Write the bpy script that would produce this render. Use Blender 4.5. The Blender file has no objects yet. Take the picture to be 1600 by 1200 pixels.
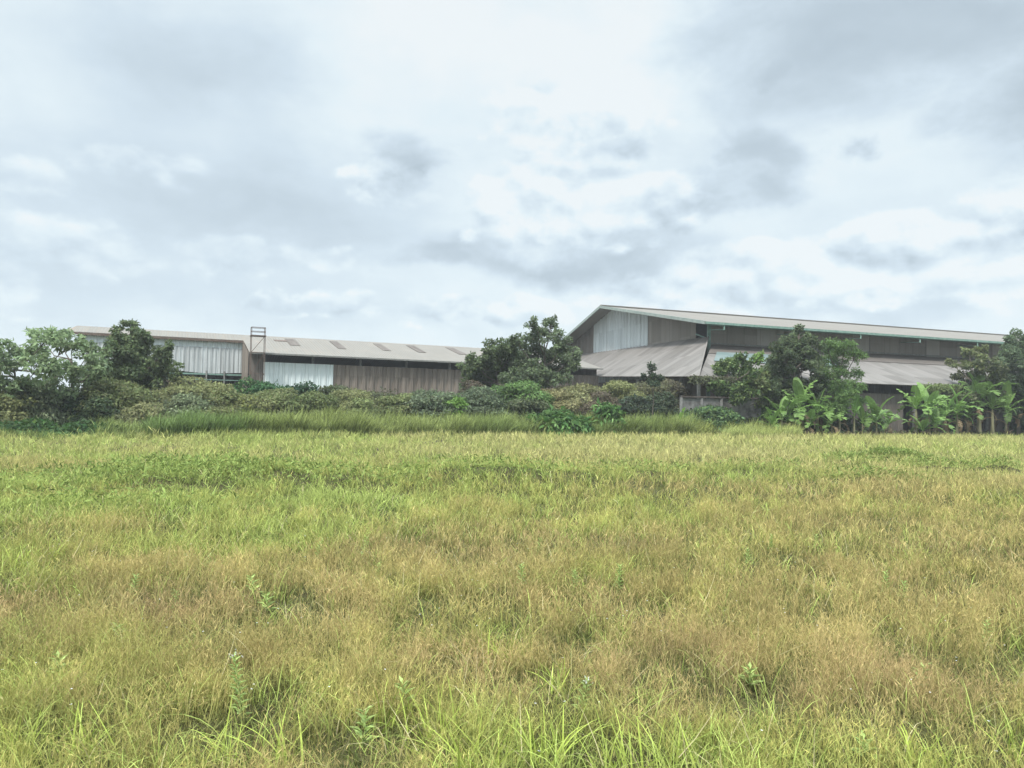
import bpy, math, random
import numpy as np
from mathutils import Vector, Matrix
R = math.radians
rng = np.random.default_rng(7)
random.seed(7)
sc = bpy.context.scene
col = sc.collection

# ------------------------------------------------------------------ camera
F = 1150.0                       # focal length in pixels of a 1600 px wide picture
CAM_H = 2.0
cam_d = bpy.data.cameras.new('camera'); cam = bpy.data.objects.new('camera', cam_d); col.objects.link(cam)
cam_d.sensor_width = 36; cam_d.lens = 36 * F / 1600; cam_d.clip_start = .1; cam_d.clip_end = 6000
CR = Matrix.Rotation(R(90 + 1.99), 3, 'X') @ Matrix.Rotation(R(1.0), 3, 'Z')
cam.matrix_world = Matrix.Translation((0, 0, CAM_H)) @ CR.to_4x4()
sc.camera = cam

def ray(px, py):
    return CR @ Vector(((px - 800) / F, -(py - 600) / F, -1))
def unp(px, py, Y):
    d = ray(px, py); return Vector((0, 0, CAM_H)) + d * (Y / d.y)
def hor(px): return 640 + .0175 * (px - 800)
def edgeY(px):                   # depth at which the mown field ends
    return 2.0 * F / (685 - hor(px))

# ------------------------------------------------------------------ light
SUN_EL, SUN_AZ = 58, 205         # azimuth seen from above, clockwise from +Y : behind the camera, a little left
sun_d = bpy.data.lights.new('sun', 'SUN'); sun = bpy.data.objects.new('sun', sun_d); col.objects.link(sun)
sun_d.energy = 2.8; sun_d.angle = R(7); sun_d.color = (1, .965, .90)
sv = Vector((math.sin(R(SUN_AZ)) * math.cos(R(SUN_EL)), math.cos(R(SUN_AZ)) * math.cos(R(SUN_EL)), math.sin(R(SUN_EL))))
sun.rotation_euler = sv.to_track_quat('Z', 'Y').to_euler()
sc.view_settings.view_transform = 'Standard'; sc.view_settings.look = 'None'
sc.view_settings.gamma = 1; sc.view_settings.exposure = 0.5; sc.view_settings.use_curve_mapping = False
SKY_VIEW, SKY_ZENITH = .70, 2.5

W = bpy.data.worlds.new('World'); sc.world = W; W.use_nodes = True
def build_world():
    nt = W.node_tree; N = nt.nodes; L = nt.links; N.clear()
    def n(t, **k):
        o = N.new(t)
        for a, b in k.items(): setattr(o, a, b)
        return o
    def math_(op, a, b=None, clamp=False):
        m = n('ShaderNodeMath', operation=op, use_clamp=clamp)
        for i, v in enumerate((a, b)):
            if v is None: continue
            if isinstance(v, (int, float)): m.inputs[i].default_value = v
            else: L.new(v, m.inputs[i])
        return m.outputs[0]
    def vec(op, a, b=None):
        m = n('ShaderNodeVectorMath', operation=op)
        for i, v in enumerate((a, b)):
            if v is None: continue
            if isinstance(v, (tuple, Vector)): m.inputs[i].default_value = v
            else: L.new(v, m.inputs[i])
        return m
    tc = n('ShaderNodeTexCoord')
    D = vec('NORMALIZE', tc.outputs['Generated']).outputs[0]
    def noise(scale, detail, rough, src, dist=0):
        t = n('ShaderNodeTexNoise'); t.inputs['Scale'].default_value = scale; t.inputs['Detail'].default_value = detail
        t.inputs['Roughness'].default_value = rough; t.inputs['Distortion'].default_value = dist
        L.new(src, t.inputs['Vector']); return t
    Ds = vec('MULTIPLY', D, (1, 1, 1.6)).outputs[0]
    def warped(scale, detail, rough, amt):
        w = noise(scale, detail, rough, Ds)
        return vec('ADD', D, vec('MULTIPLY', vec('SUBTRACT', w.outputs['Color'], (.5, .5, .5)).outputs[0], (amt, amt, amt * .6)).outputs[0]).outputs[0]
    DW = warped(9, 7, .6, .12); DS = warped(4.5, 8, .6, .26)
    def blob(px, py, rx, ry, src, lo=0., hi=1., interp='SMOOTHSTEP'):
        c = ray(px, py).normalized()
        m = vec('MULTIPLY', vec('SUBTRACT', src, tuple(c)).outputs[0], (F / rx, F / rx, F / ry))
        ln = vec('LENGTH', m.outputs[0]).outputs['Value']
        mr = n('ShaderNodeMapRange', interpolation_type=interp)
        L.new(ln, mr.inputs[0]); mr.inputs[1].default_value = hi; mr.inputs[2].default_value = lo
        return mr.outputs[0]
    def sstep(v, lo, hi):
        mr = n('ShaderNodeMapRange', interpolation_type='SMOOTHSTEP'); L.new(v, mr.inputs[0]); mr.inputs[1].default_value = lo; mr.inputs[2].default_value = hi; return mr.outputs[0]
    def lerp(a, b, f):
        mx = n('ShaderNodeMix', data_type='FLOAT'); L.new(f, mx.inputs[0])
        for i, v in ((2, a), (3, b)):
            if isinstance(v, (int, float)): mx.inputs[i].default_value = v
            else: L.new(v, mx.inputs[i])
        return mx.outputs[0]
    def heap(src):
        w = noise(16, 5, .6, src); q = vec('ADD', src, vec('MULTIPLY', vec('SUBTRACT', w.outputs['Color'], (.5, .5, .5)).outputs[0], (.05, .05, .05)).outputs[0]).outputs[0]
        t = None
        for sc_, am in ((10, .60), (25, .30)):
            v = n('ShaderNodeTexVoronoi', feature='F1'); v.inputs['Scale'].default_value = sc_; L.new(q, v.inputs['Vector'])
            h = math_('MULTIPLY', math_('SUBTRACT', .9, v.outputs['Distance']), am); t = h if t is None else math_('ADD', t, h)
        return math_('ADD', math_('MULTIPLY', t, .62), math_('MULTIPLY', noise(7, 10, .58, src, .25).outputs['Fac'], .6))
    fA = heap(Ds); fA2 = heap(vec('ADD', Ds, (.006, 0, .026)).outputs[0])
    relief = math_('SUBTRACT', fA, fA2)                       # lit from above : tops bright, bases grey
    fB = noise(4.2, 9, .6, vec('MULTIPLY', Ds, (1, 1, 1.5)).outputs[0], .4).outputs['Fac']
    fC = noise(15, 6, .6, Ds).outputs['Fac']
    tot = math_('ADD', .85, math_('MULTIPLY', math_('SUBTRACT', fB, .5), .42))
    tot = math_('ADD', tot, math_('MULTIPLY', math_('SUBTRACT', fA, .5), .08))
    soft = [(330, 300, 300, 130, -.22), (420, 370, 220, 60, -.16), (150, 330, 220, 100, -.12), (240, 50, 200, 110, -.20), (380, 130, 170, 70, -.16), (60, 450, 260, 60, -.16), (450, 470, 220, 45, -.14),
            (1500, 450, 260, 40, -.20), (1300, 488, 240, 26, -.14), (1450, 290, 200, 60, -.06), (700, 200, 120, 60, -.06), (1130, 250, 120, 60, -.06), (560, 330, 200, 60, -.10), (1150, 480, 200, 26, -.08), (60, 200, 160, 120, -.04), (700, 510, 200, 24, -.06), (950, 400, 300, 40, -.14),
            (850, 70, 230, 150, .14), (1000, 150, 160, 130, .12), (1380, 270, 240, 70, .10), (640, 60, 170, 90, .10), (560, 200, 170, 60, .06)]
    for (px, py, rx, ry, a) in soft: tot = math_('ADD', tot, math_('MULTIPLY', blob(px, py, rx * 1.3, ry * 1.3, DS), a))
    def union(lst, src, hi=1.5):
        t = None
        for (px, py, rx, ry) in lst:
            v = blob(px, py, rx, ry, src, 0., hi, 'LINEAR'); t = v if t is None else math_('MAXIMUM', t, v)
        return t
    # bright cumulus heaps
    P = union([(840, 185, 80, 60), (950, 240, 100, 80), (880, 320, 170, 75), (1010, 320, 130, 60), (1400, 390, 230, 70), (1200, 430, 180, 65), (1575, 340, 90, 60), (1540, 420, 160, 55), (1060, 470, 150, 34), (760, 490, 170, 34), (520, 480, 80, 30), (430, 485, 50, 26), (610, 270, 70, 40)], DW)
    Pm = sstep(math_('ADD', P, math_('MULTIPLY', math_('SUBTRACT', fA, .5), 1.1)), .34, .56)
    inner = math_('ADD', math_('ADD', .91, math_('MULTIPLY', relief, 2.3)), math_('MULTIPLY', math_('SUBTRACT', fC, .5), .10))
    tot = lerp(tot, inner, math_('MULTIPLY', Pm, .85))
    P3 = union([(150, 388, 95, 38), (355, 402, 85, 32), (15, 275, 80, 26), (215, 255, 90, 28), (20, 442, 60, 34), (640, 310, 70, 30), (500, 400, 60, 24)], DW)
    P3m = sstep(math_('ADD', P3, math_('MULTIPLY', math_('SUBTRACT', fA, .5), 1.3)), .30, .66)
    tot = lerp(tot, inner, math_('MULTIPLY', P3m, .45))
    # grey ragged cloud : (px, py, rx, ry), union of lumps with noisy rims
    G = union([(880, 405, 270, 42), (700, 410, 130, 26), (1170, 310, 80, 60), (1215, 250, 60, 50), (1100, 330, 90, 30), (610, 260, 60, 60)], DS, 1.5)
    Gm = sstep(math_('ADD', G, math_('MULTIPLY', math_('SUBTRACT', fA, .5), 1.0)), .22, .95)
    tot = math_('SUBTRACT', tot, math_('MULTIPLY', Gm, .42))
    K = union([(1280, 70, 230, 110), (1450, 60, 200, 80), (1590, 180, 110, 90), (1180, 110, 80, 50), (1340, 238, 34, 30)], DS, 1.5)
    Km = sstep(math_('ADD', K, math_('MULTIPLY', math_('SUBTRACT', fB, .5), 1.4)), .15, .95)
    tot = math_('SUBTRACT', tot, math_('MULTIPLY', Km, .50))
    tot = math_('ADD', tot, math_('MULTIPLY', relief, .12))
    lum = math_('ADD', tot, .0, True)
    cr = n('ShaderNodeValToRGB'); e = cr.color_ramp.elements
    e[0].position = 0; e[0].color = (.36, .46, .53, 1)
    e[1].position = 1; e[1].color = (.91, .97, .995, 1)
    m = e.new(.34); m.color = (.52, .62, .70, 1)
    m = e.new(.66); m.color = (.69, .81, .90, 1)
    m = e.new(.85); m.color = (.82, .93, .985, 1)
    L.new(lum, cr.inputs[0])
    sky = n('ShaderNodeTexSky', sky_type='NISHITA', sun_disc=False, sun_elevation=R(SUN_EL), sun_rotation=R(SUN_AZ))
    skm = n('ShaderNodeMix', data_type='RGBA'); skm.blend_type = 'MULTIPLY'; skm.inputs[0].default_value = 1
    L.new(sky.outputs[0], skm.inputs[6]); skm.inputs[7].default_value = (.10, .10, .10, 1)
    mx = n('ShaderNodeMix', data_type='RGBA'); mx.inputs[0].default_value = .93
    L.new(skm.outputs[2], mx.inputs[6]); L.new(cr.outputs[0], mx.inputs[7])
    # overcast sky : strength raised above the view, added to light the ground
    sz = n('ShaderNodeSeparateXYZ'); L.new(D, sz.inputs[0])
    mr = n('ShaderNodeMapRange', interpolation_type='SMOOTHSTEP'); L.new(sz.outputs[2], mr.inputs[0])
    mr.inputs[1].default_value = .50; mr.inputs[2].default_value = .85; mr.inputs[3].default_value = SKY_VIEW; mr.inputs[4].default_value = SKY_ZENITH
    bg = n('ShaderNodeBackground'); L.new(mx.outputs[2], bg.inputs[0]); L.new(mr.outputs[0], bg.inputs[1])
    out = n('ShaderNodeOutputWorld'); L.new(bg.outputs[0], out.inputs[0])
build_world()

# ------------------------------------------------------------------ helpers
WL = {}
def tag(o, label=None, cat=None, group=None, kind=None):
    if label: o['label'] = label
    if cat: o['category'] = cat
    if group: o['group'] = group
    if kind: o['kind'] = kind
    return o
def empty(name, loc, label, cat, group=None):
    o = bpy.data.objects.new(name, None); col.objects.link(o); o.location = loc; o.empty_display_size = .3
    WL[o.name] = Vector(loc); return tag(o, label, cat, group)
def link(o, parent, world=None):
    col.objects.link(o)
    if parent is not None: o.parent = parent
    WL[o.name] = WL.get(parent.name, Vector((0, 0, 0))) if parent is not None else (world or Vector((0, 0, 0)))
    return o

class MB:
    """collects polygons in world space, builds ONE mesh object in its parent's space"""
    def __init__(s): s.v = []; s.f = []; s.uv = []
    def poly(s, pts, uv=None):
        i = len(s.v); s.v += [Vector(p) for p in pts]; s.f.append(tuple(range(i, i + len(pts))))
        s.uv += uv if uv else [(0, 0)] * len(pts)
    def slab(s, pts, th, uvs=None):
        """flat polygon given thickness downwards along its normal"""
        pts = [Vector(p) for p in pts]
        nrm = (pts[1] - pts[0]).cross(pts[-1] - pts[0]).normalized()
        if nrm.z < 0 or (abs(nrm.z) < 1e-4 and nrm.y > 0): nrm = -nrm
        lo = [p - nrm * th for p in pts]
        s.poly(pts, uvs); s.poly(lo[::-1], uvs[::-1] if uvs else None)
        for i in range(len(pts)):
            j = (i + 1) % len(pts); s.poly([pts[i], lo[i], lo[j], pts[j]], [uvs[i], uvs[i], uvs[j], uvs[j]] if uvs else None)
    def beam(s, a, b, w, h=None):
        a = Vector(a); b = Vector(b); h = h or w
        d = (b - a).normalized(); up = Vector((0, 0, 1)) if abs(d.z) < .9 else Vector((0, 1, 0))
        x = d.cross(up).normalized() * (w / 2); y = x.cross(d).normalized() * (h / 2)
        c = [-x - y, x - y, x + y, -x + y]; L = (b - a).length
        A = [a + q for q in c]; B = [b + q for q in c]
        for i in range(4):
            j = (i + 1) % 4; s.poly([A[i], A[j], B[j], B[i]], [(0, 0), (w, 0), (w, L), (0, L)])
        s.poly(A[::-1]); s.poly(B)
    def sheet_wall(s, p0, p1, zb, zt, period=.8, depth=.08, nrm=None, u0=0, jag=0):
        """upright ribbed sheeting between ground points p0,p1; zb, zt functions of the fraction along"""
        p0 = Vector(p0); p1 = Vector(p1); L = (p1 - p0).length; d = (p1 - p0) / L
        nn = nrm or Vector((d.y, -d.x, 0)); k = max(1, int(L / period)); prof = []
        for i in range(k):
            for q, h in ((0, 0), (.38, 0), (.5, 1), (.88, 1)): prof.append(((i + q) / k, h))
        prof.append((1, 0)); back = []
        for i in range(len(prof) - 1):
            (a, ha), (b, hb) = prof[i], prof[i + 1]
            A = p0 + d * L * a + nn * depth * ha; B = p0 + d * L * b + nn * depth * hb
            ja = jag * math.sin(int(a * k + 1e-6) * 12.9898) if jag else 0
            za, zA, zb_, zB = zb(a) + ja, zt(a), zb(b) + ja, zt(b)
            s.poly([(A.x, A.y, za), (B.x, B.y, zb_), (B.x, B.y, zB), (A.x, A.y, zA)],
                   [(u0 + a * L, za), (u0 + b * L, zb_), (u0 + b * L, zB), (u0 + a * L, zA)])
    def build(s, name, mat, parent=None, smooth=False):
        me = bpy.data.meshes.new(name)
        off = WL[parent.name] if parent is not None else Vector((0, 0, 0))
        me.from_pydata([tuple(p - off) for p in s.v], [], s.f); me.materials.append(mat)
        ul = me.uv_layers.new(name='UVMap'); ul.data.foreach_set('uv', np.array(s.uv, dtype=np.float32).ravel())
        if smooth: me.polygons.foreach_set('use_smooth', [True] * len(me.polygons))
        return link(bpy.data.objects.new(name, me), parent)

def np_obj(name, V, Q, C, mat, parent=None, smooth=False):
    """V (n,3) in the parent's space, Q (m,4) quads, C (n,3) colours"""
    me = bpy.data.meshes.new(name); n = len(V); m = len(Q)
    me.vertices.add(n); me.vertices.foreach_set('co', np.ascontiguousarray(V, dtype=np.float32).ravel())
    me.loops.add(m * 4); me.loops.foreach_set('vertex_index', np.ascontiguousarray(Q, dtype=np.int32).ravel())
    me.polygons.add(m); me.polygons.foreach_set('loop_start', np.arange(0, m * 4, 4, dtype=np.int32))
    if smooth: me.polygons.foreach_set('use_smooth', np.ones(m, dtype=bool))
    at = me.color_attributes.new('Col', 'FLOAT_COLOR', 'POINT')
    cc = np.ones((n, 4), dtype=np.float32); cc[:, :3] = C; at.data.foreach_set('color', cc.ravel())
    me.update(calc_edges=True); me.materials.append(mat)
    return link(bpy.data.objects.new(name, me), parent)

def cat_geo(parts):
    V, Q, C, o = [], [], [], 0
    for v, q, c in parts:
        V.append(v); Q.append(q + o); C.append(c); o += len(v)
    return np.concatenate(V), np.concatenate(Q), np.concatenate(C)

def norm(a): return a / (np.linalg.norm(a, axis=1, keepdims=True) + 1e-9)
def leaves(c, ax, nr, ln, wd, colr, fold=.12):
    """one folded diamond leaf per row"""
    n = len(c); ax = norm(ax); side = norm(np.cross(ax, nr)); up = np.cross(side, ax)
    ln = np.broadcast_to(ln, (n,))[:, None]; wd = np.broadcast_to(wd, (n,))[:, None]
    mid = c + ax * ln * .45
    V = np.stack([c, mid + side * wd * .5 + up * ln * fold, c + ax * ln - up * ln * fold * .6, mid - side * wd * .5 + up * ln * fold], 1).reshape(-1, 3)
    Q = np.arange(n * 4).reshape(n, 4)
    return V, Q, np.repeat(colr, 4, axis=0)
def blades(b, az, ln, wd, lean, curve, colr, segs=3, tipcol=None):
    """tapering curved ribbons, one per row of b"""
    n = len(b); dx, dy = np.cos(az), np.sin(az)
    fa = az + rng.normal(0, .8, n) + math.pi / 2; sx, sy = np.cos(fa), np.sin(fa)
    V = np.zeros((n, (segs + 1) * 2, 3)); C = np.zeros((n, (segs + 1) * 2, 3))
    for i in range(segs + 1):
        s = i / segs; hz = ln * (lean * s + curve * s * s); vz = ln * (s * np.sqrt(np.clip(1 - lean ** 2 * .6, .05, 1)) - .75 * curve * s * s * s)
        w = wd * (1 - s) ** .75 * .5 + wd * .05
        for j, sg in enumerate((-1, 1)):
            V[:, i * 2 + j, 0] = b[:, 0] + dx * hz + sx * w * sg
            V[:, i * 2 + j, 1] = b[:, 1] + dy * hz + sy * w * sg
            V[:, i * 2 + j, 2] = b[:, 2] + vz
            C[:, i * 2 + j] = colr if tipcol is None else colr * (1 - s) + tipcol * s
    k = (segs + 1) * 2; base = (np.arange(n) * k)[:, None, None]
    q = np.array([[2 * i, 2 * i + 1, 2 * i + 3, 2 * i + 2] for i in range(segs)])[None]
    return V.reshape(-1, 3), (base + q).reshape(-1, 4), C.reshape(-1, 3)
def tube(pts, rad, ns=7, c=(.1, .08, .06)):
    pts = np.array([tuple(p) for p in pts], float); k = len(pts); V = []; 
    for i in range(k):
        d = pts[min(i + 1, k - 1)] - pts[max(i - 1, 0)]; d = d / (np.linalg.norm(d) + 1e-9)
        u = np.cross(d, (0, 1, 0) if abs(d[1]) < .9 else (1, 0, 0)); u /= np.linalg.norm(u); w = np.cross(d, u)
        for j in range(ns):
            a = 2 * math.pi * j / ns; V.append(pts[i] + (u * math.cos(a) + w * math.sin(a)) * rad[i])
    Q = [[i * ns + j, i * ns + (j + 1) % ns, (i + 1) * ns + (j + 1) % ns, (i + 1) * ns + j] for i in range(k - 1) for j in range(ns)]
    return np.array(V), np.array(Q), np.tile(np.array(c, float), (len(V), 1))
def vnoise(x, y, s=1.0, seed=0):
    x = np.asarray(x, float) / s + seed * 17.3; y = np.asarray(y, float) / s - seed * 9.1
    xi, yi = np.floor(x), np.floor(y); fx, fy = x - xi, y - yi; fx = fx * fx * (3 - 2 * fx); fy = fy * fy * (3 - 2 * fy)
    h = lambda a, b: np.modf(np.abs(np.sin(a * 127.1 + b * 311.7 + seed) * 43758.5453))[0]
    return (h(xi, yi) * (1 - fx) + h(xi + 1, yi) * fx) * (1 - fy) + (h(xi, yi + 1) * (1 - fx) + h(xi + 1, yi + 1) * fx) * fy
def fbm(x, y, s, seed=0): return .5 * vnoise(x, y, s, seed) + .3 * vnoise(x, y, s * .47, seed + 1) + .2 * vnoise(x, y, s * .21, seed + 2)

# ------------------------------------------------------------------ materials
def new_mat(name):
    m = bpy.data.materials.new(name); m.use_nodes = True; nt = m.node_tree; nt.nodes.clear(); return m, nt.nodes, nt.links
def leaf_mat(name, trans=.3, rough=.55, spec=.3):
    m, N, L = new_mat(name)
    a = N.new('ShaderNodeAttribute'); a.attribute_name = 'Col'
    p = N.new('ShaderNodeBsdfPrincipled'); p.inputs['Roughness'].default_value = rough; p.inputs['Specular IOR Level'].default_value = spec
    t = N.new('ShaderNodeBsdfTranslucent'); mx = N.new('ShaderNodeMixShader'); mx.inputs[0].default_value = trans
    o = N.new('ShaderNodeOutputMaterial'); L.new(a.outputs['Color'], p.inputs['Base Color']); L.new(a.outputs['Color'], t.inputs['Color'])
    L.new(p.outputs[0], mx.inputs[1]); L.new(t.outputs[0], mx.inputs[2]); L.new(mx.outputs[0], o.inputs[0]); return m
M_LEAF = leaf_mat('leaf', .35, .7, .12)
M_GRASS = leaf_mat('grass_blade', .25, .7, .1)
M_BARK = leaf_mat('bark', 0, .9, .1)
M_BANANA = leaf_mat('banana_leaf', .35, .5, .25)

def sheet_mat(name, base, alt, sheet=1.0, var=.25, streak=.5, rust=(.16, .10, .06), rustamt=.2, rib=.2, bump=.4, rough=.75, metal=0.0, stain_z=.35):
    """weathered ribbed sheeting; UV in metres: u across the sheets, v up the slope"""
    m, N, L = new_mat(name)
    def n(t): return N.new(t)
    uv = n('ShaderNodeUVMap'); sep = n('ShaderNodeSeparateXYZ'); L.new(uv.outputs[0], sep.inputs[0])
    def mth(op, a, b=None, cl=False):
        q = n('ShaderNodeMath'); q.operation = op; q.use_clamp = cl
        for i, v in enumerate((a, b)):
            if v is None: continue
            if isinstance(v, (int, float)): q.inputs[i].default_value = v
            else: L.new(v, q.inputs[i])
        return q.outputs[0]
    fl = mth('FLOOR', mth('DIVIDE', sep.outputs[0], sheet)); row = mth('FLOOR', mth('DIVIDE', sep.outputs[1], 2.6))
    cb = n('ShaderNodeCombineXYZ'); L.new(fl, cb.inputs[0]); L.new(row, cb.inputs[1])
    wn = n('ShaderNodeTexWhiteNoise'); wn.noise_dimensions = '2D'; L.new(cb.outputs[0], wn.inputs['Vector'])
    def noise(sx, sy, sc_, det=4, rg=.6):
        mp = n('ShaderNodeMapping'); mp.inputs['Scale'].default_value = (sx, sy, 1); L.new(uv.outputs[0], mp.inputs[0])
        t = n('ShaderNodeTexNoise'); t.inputs['Scale'].default_value = sc_; t.inputs['Detail'].default_value = det; t.inputs['Roughness'].default_value = rg
        L.new(mp.outputs[0], t.inputs['Vector']); return t.outputs['Fac']
    st = noise(2.2, .18, 1, 6, .7); blot = noise(.25, .25, 1, 6, .65); fine = noise(3, 3, 2, 4, .7)
    f = mth('ADD', mth('MULTIPLY', wn.outputs['Value'], var), mth('MULTIPLY', mth('SUBTRACT', st, .5), streak * 2))
    f = mth('ADD', f, mth('MULTIPLY', mth('SUBTRACT', blot, .5), stain_z * 2)); f = mth('ADD', f, mth('MULTIPLY', mth('SUBTRACT', fine, .5), .3)); f = mth('ADD', f, .35, True)
    c1 = n('ShaderNodeMix'); c1.data_type = 'RGBA'; L.new(f, c1.inputs[0]); c1.inputs[6].default_value = (*base, 1); c1.inputs[7].default_value = (*alt, 1)
    rm = n('ShaderNodeMapRange'); L.new(mth('ADD', mth('MULTIPLY', st, .6), mth('MULTIPLY', blot, .5)), rm.inputs[0]); rm.inputs[1].default_value = .55; rm.inputs[2].default_value = .75; rm.inputs[4].default_value = rustamt
    c2 = n('ShaderNodeMix'); c2.data_type = 'RGBA'; L.new(rm.outputs[0], c2.inputs[0]); L.new(c1.outputs[2], c2.inputs[6]); c2.inputs[7].default_value = (*rust, 1)
    rb = mth('SINE', mth('MULTIPLY', sep.outputs[0], 2 * math.pi / rib))
    seam = mth('LESS_THAN', mth('FRACT', mth('DIVIDE', sep.outputs[0], sheet)), .05)
    c3 = n('ShaderNodeMix'); c3.data_type = 'RGBA'; L.new(mth('MULTIPLY', seam, .45), c3.inputs[0]); L.new(c2.outputs[2], c3.inputs[6]); c3.inputs[7].default_value = (*rust, 1)
    bp = n('ShaderNodeBump'); bp.inputs['Strength'].default_value = bump; bp.inputs['Distance'].default_value = .03
    L.new(mth('ADD', rb, mth('MULTIPLY', seam, 1.5)), bp.inputs['Height'])
    p = n('ShaderNodeBsdfPrincipled'); L.new(c3.outputs[2], p.inputs['Base Color']); p.inputs['Roughness'].default_value = rough; p.inputs['Metallic'].default_value = metal
    p.inputs['Specular IOR Level'].default_value = .3; L.new(bp.outputs[0], p.inputs['Normal'])
    o = n('ShaderNodeOutputMaterial'); L.new(p.outputs[0], o.inputs[0]); return m
def plain_mat(name, a, b, scale=2, rough=.8, bump=.2, det=6):
    m, N, L = new_mat(name)
    tc = N.new('ShaderNodeTexCoord'); t = N.new('ShaderNodeTexNoise'); t.inputs['Scale'].default_value = scale; t.inputs['Detail'].default_value = det; t.inputs['Roughness'].default_value = .65
    L.new(tc.outputs['Object'], t.inputs['Vector'])
    r = N.new('ShaderNodeMapRange'); r.inputs[1].default_value = .35; r.inputs[2].default_value = .65; L.new(t.outputs['Fac'], r.inputs[0])
    c = N.new('ShaderNodeMix'); c.data_type = 'RGBA'; L.new(r.outputs[0], c.inputs[0]); c.inputs[6].default_value = (*a, 1); c.inputs[7].default_value = (*b, 1)
    p = N.new('ShaderNodeBsdfPrincipled'); L.new(c.outputs[2], p.inputs['Base Color']); p.inputs['Roughness'].default_value = rough; p.inputs['Specular IOR Level'].default_value = .25
    bp = N.new('ShaderNodeBump'); bp.inputs['Strength'].default_value = bump; bp.inputs['Distance'].default_value = .05; L.new(t.outputs['Fac'], bp.inputs['Height']); L.new(bp.outputs[0], p.inputs['Normal'])
    o = N.new('ShaderNodeOutputMaterial'); L.new(p.outputs[0], o.inputs[0]); return m

M = dict(
    roof_a=sheet_mat('old_roof_sheet', (0.151, 0.138, 0.121), (0.231, 0.213, 0.191), 1.0, .2, .35, (.22, .18, .14), .3, .25),
    roof_left=sheet_mat('pale_roof_sheet', (0.166, 0.153, 0.135), (0.239, 0.227, 0.204), .9, .15, .25, (.26, .20, .15), .35, .3, .5),
    roof_lean=sheet_mat('leanto_roof_sheet', (0.084, 0.075, 0.067), (0.231, 0.215, 0.200), 1.05, .5, .55, (.12, .10, .085), .5, .25, .5),
    roof_lean_up=sheet_mat('leanto_upper_sheet', (0.096, 0.082, 0.074), (0.151, 0.136, 0.121), 1.05, .25, .3, (.14, .11, .09), .4, .25),
    white_sheet=sheet_mat('white_steel_sheet', (.40, .44, .45), (.60, .65, .66), 1.3, .5, .25, (.25, .25, .24), .25, .2, .5, .5),
    white_new=sheet_mat('white_clean_sheet', (.62, .70, .71), (.74, .80, .80), 1.0, .2, .1, (.4, .42, .4), .1, .25, .6, .5),
    white_old=sheet_mat('white_worn_sheet', (.17, .17, .165), (.62, .66, .67), .55, .45, .9, (.12, .115, .11), .6, .25, .4, .6),
    brown_wall=sheet_mat('brown_asbestos_sheet', (0.125, 0.100, 0.082), (0.249, 0.210, 0.177), .8, .6, .5, (.08, .065, .055), .4, .2, .4),
    grey_panel=sheet_mat('grey_brown_panel', (0.161, 0.141, 0.121), (0.251, 0.228, 0.200), 2.2, .7, .2, (.12, .10, .09), .3, .2, .3),
    grey_light=sheet_mat('light_grey_panel', (0.281, 0.262, 0.237), (0.362, 0.339, 0.307), 2.2, .3, .2, (.2, .18, .16), .2, .2, .3),
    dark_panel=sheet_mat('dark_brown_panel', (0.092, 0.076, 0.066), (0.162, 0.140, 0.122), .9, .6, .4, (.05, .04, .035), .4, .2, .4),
    skylight=sheet_mat('dirty_skylight_sheet', (.075, .06, .05), (.15, .13, .115), .35, .6, .5, (.07, .05, .045), .4, .2, .3),
    teal=plain_mat('teal_sheet', (.12, .17, .165), (.18, .22, .215), .6, .5),
    green_steel=plain_mat('green_painted_steel', (.13, .23, .19), (.23, .34, .29), 3, .5),
    dark_steel=plain_mat('rusty_dark_steel', (.09, .065, .055), (.17, .125, .10), 5, .7),
    pale_post=plain_mat('pale_post', (.15, .15, .14), (.25, .25, .235), 4, .8),
    fascia=plain_mat('pale_green_fascia', (.22, .27, .25), (.32, .36, .33), 1.5, .6),
    concrete=plain_mat('stained_concrete', (.07, .068, .065), (.24, .235, .225), 1.1, .9, .4, 8),
    post_conc=plain_mat('concrete_post', (.15, .147, .14), (.24, .235, .23), 3, .9, .3),
    timber=plain_mat('dark_timber', (.05, .042, .037), (.11, .095, .085), 3, .9, .3),
    inner=plain_mat('interior_shade', (.05, .048, .045), (.09, .085, .08), 1, .9, .2),  # dark colour standing in for the shade inside the open shed
    flower=plain_mat('white_petal', (.7, .7, .66), (.8, .8, .78), 5, .6, 0))

# ------------------------------------------------------------------ ground
MOUNDS = []
for (px, py, w, h) in ((320, 752, 5.5, .34), (60, 770, 4, .12), (820, 752, 5.5, .22), (1190, 742, 3, .14), (1395, 722, 2.2, .30), (1330, 728, 2.2, .22), (1450, 735, 2.2, .16), (1555, 738, 2.0, .22),
                       (1365, 757, 2.0, .18), (260, 765, 3, .2), (1010, 745, 3, .12), (560, 760, 4, .14), (700, 752, 4, .12), (180, 795, 3, .12), (1250, 700, 3, .12)):
    Y = CAM_H * F / (py - hor(px)); MOUNDS.append(((px - 800) / F * Y, Y, w, h))
def gz(x, y):
    x = np.asarray(x, float); y = np.asarray(y, float)
    z = (fbm(x, y, 5.0, 3) - .5) * .16 + (vnoise(x, y, 14, 8) - .5) * .10
    for (mx, my, w, h) in MOUNDS: z = z + 1.2 * h * np.exp(-((x - mx) / (w * .55)) ** 2 - ((y - my) / (w * .22)) ** 2) * (.6 + .8 * vnoise(x, y, .8, 4))
    fade = np.clip((70 - np.hypot(x, y)) / 20, 0, 1); return z * fade
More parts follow.
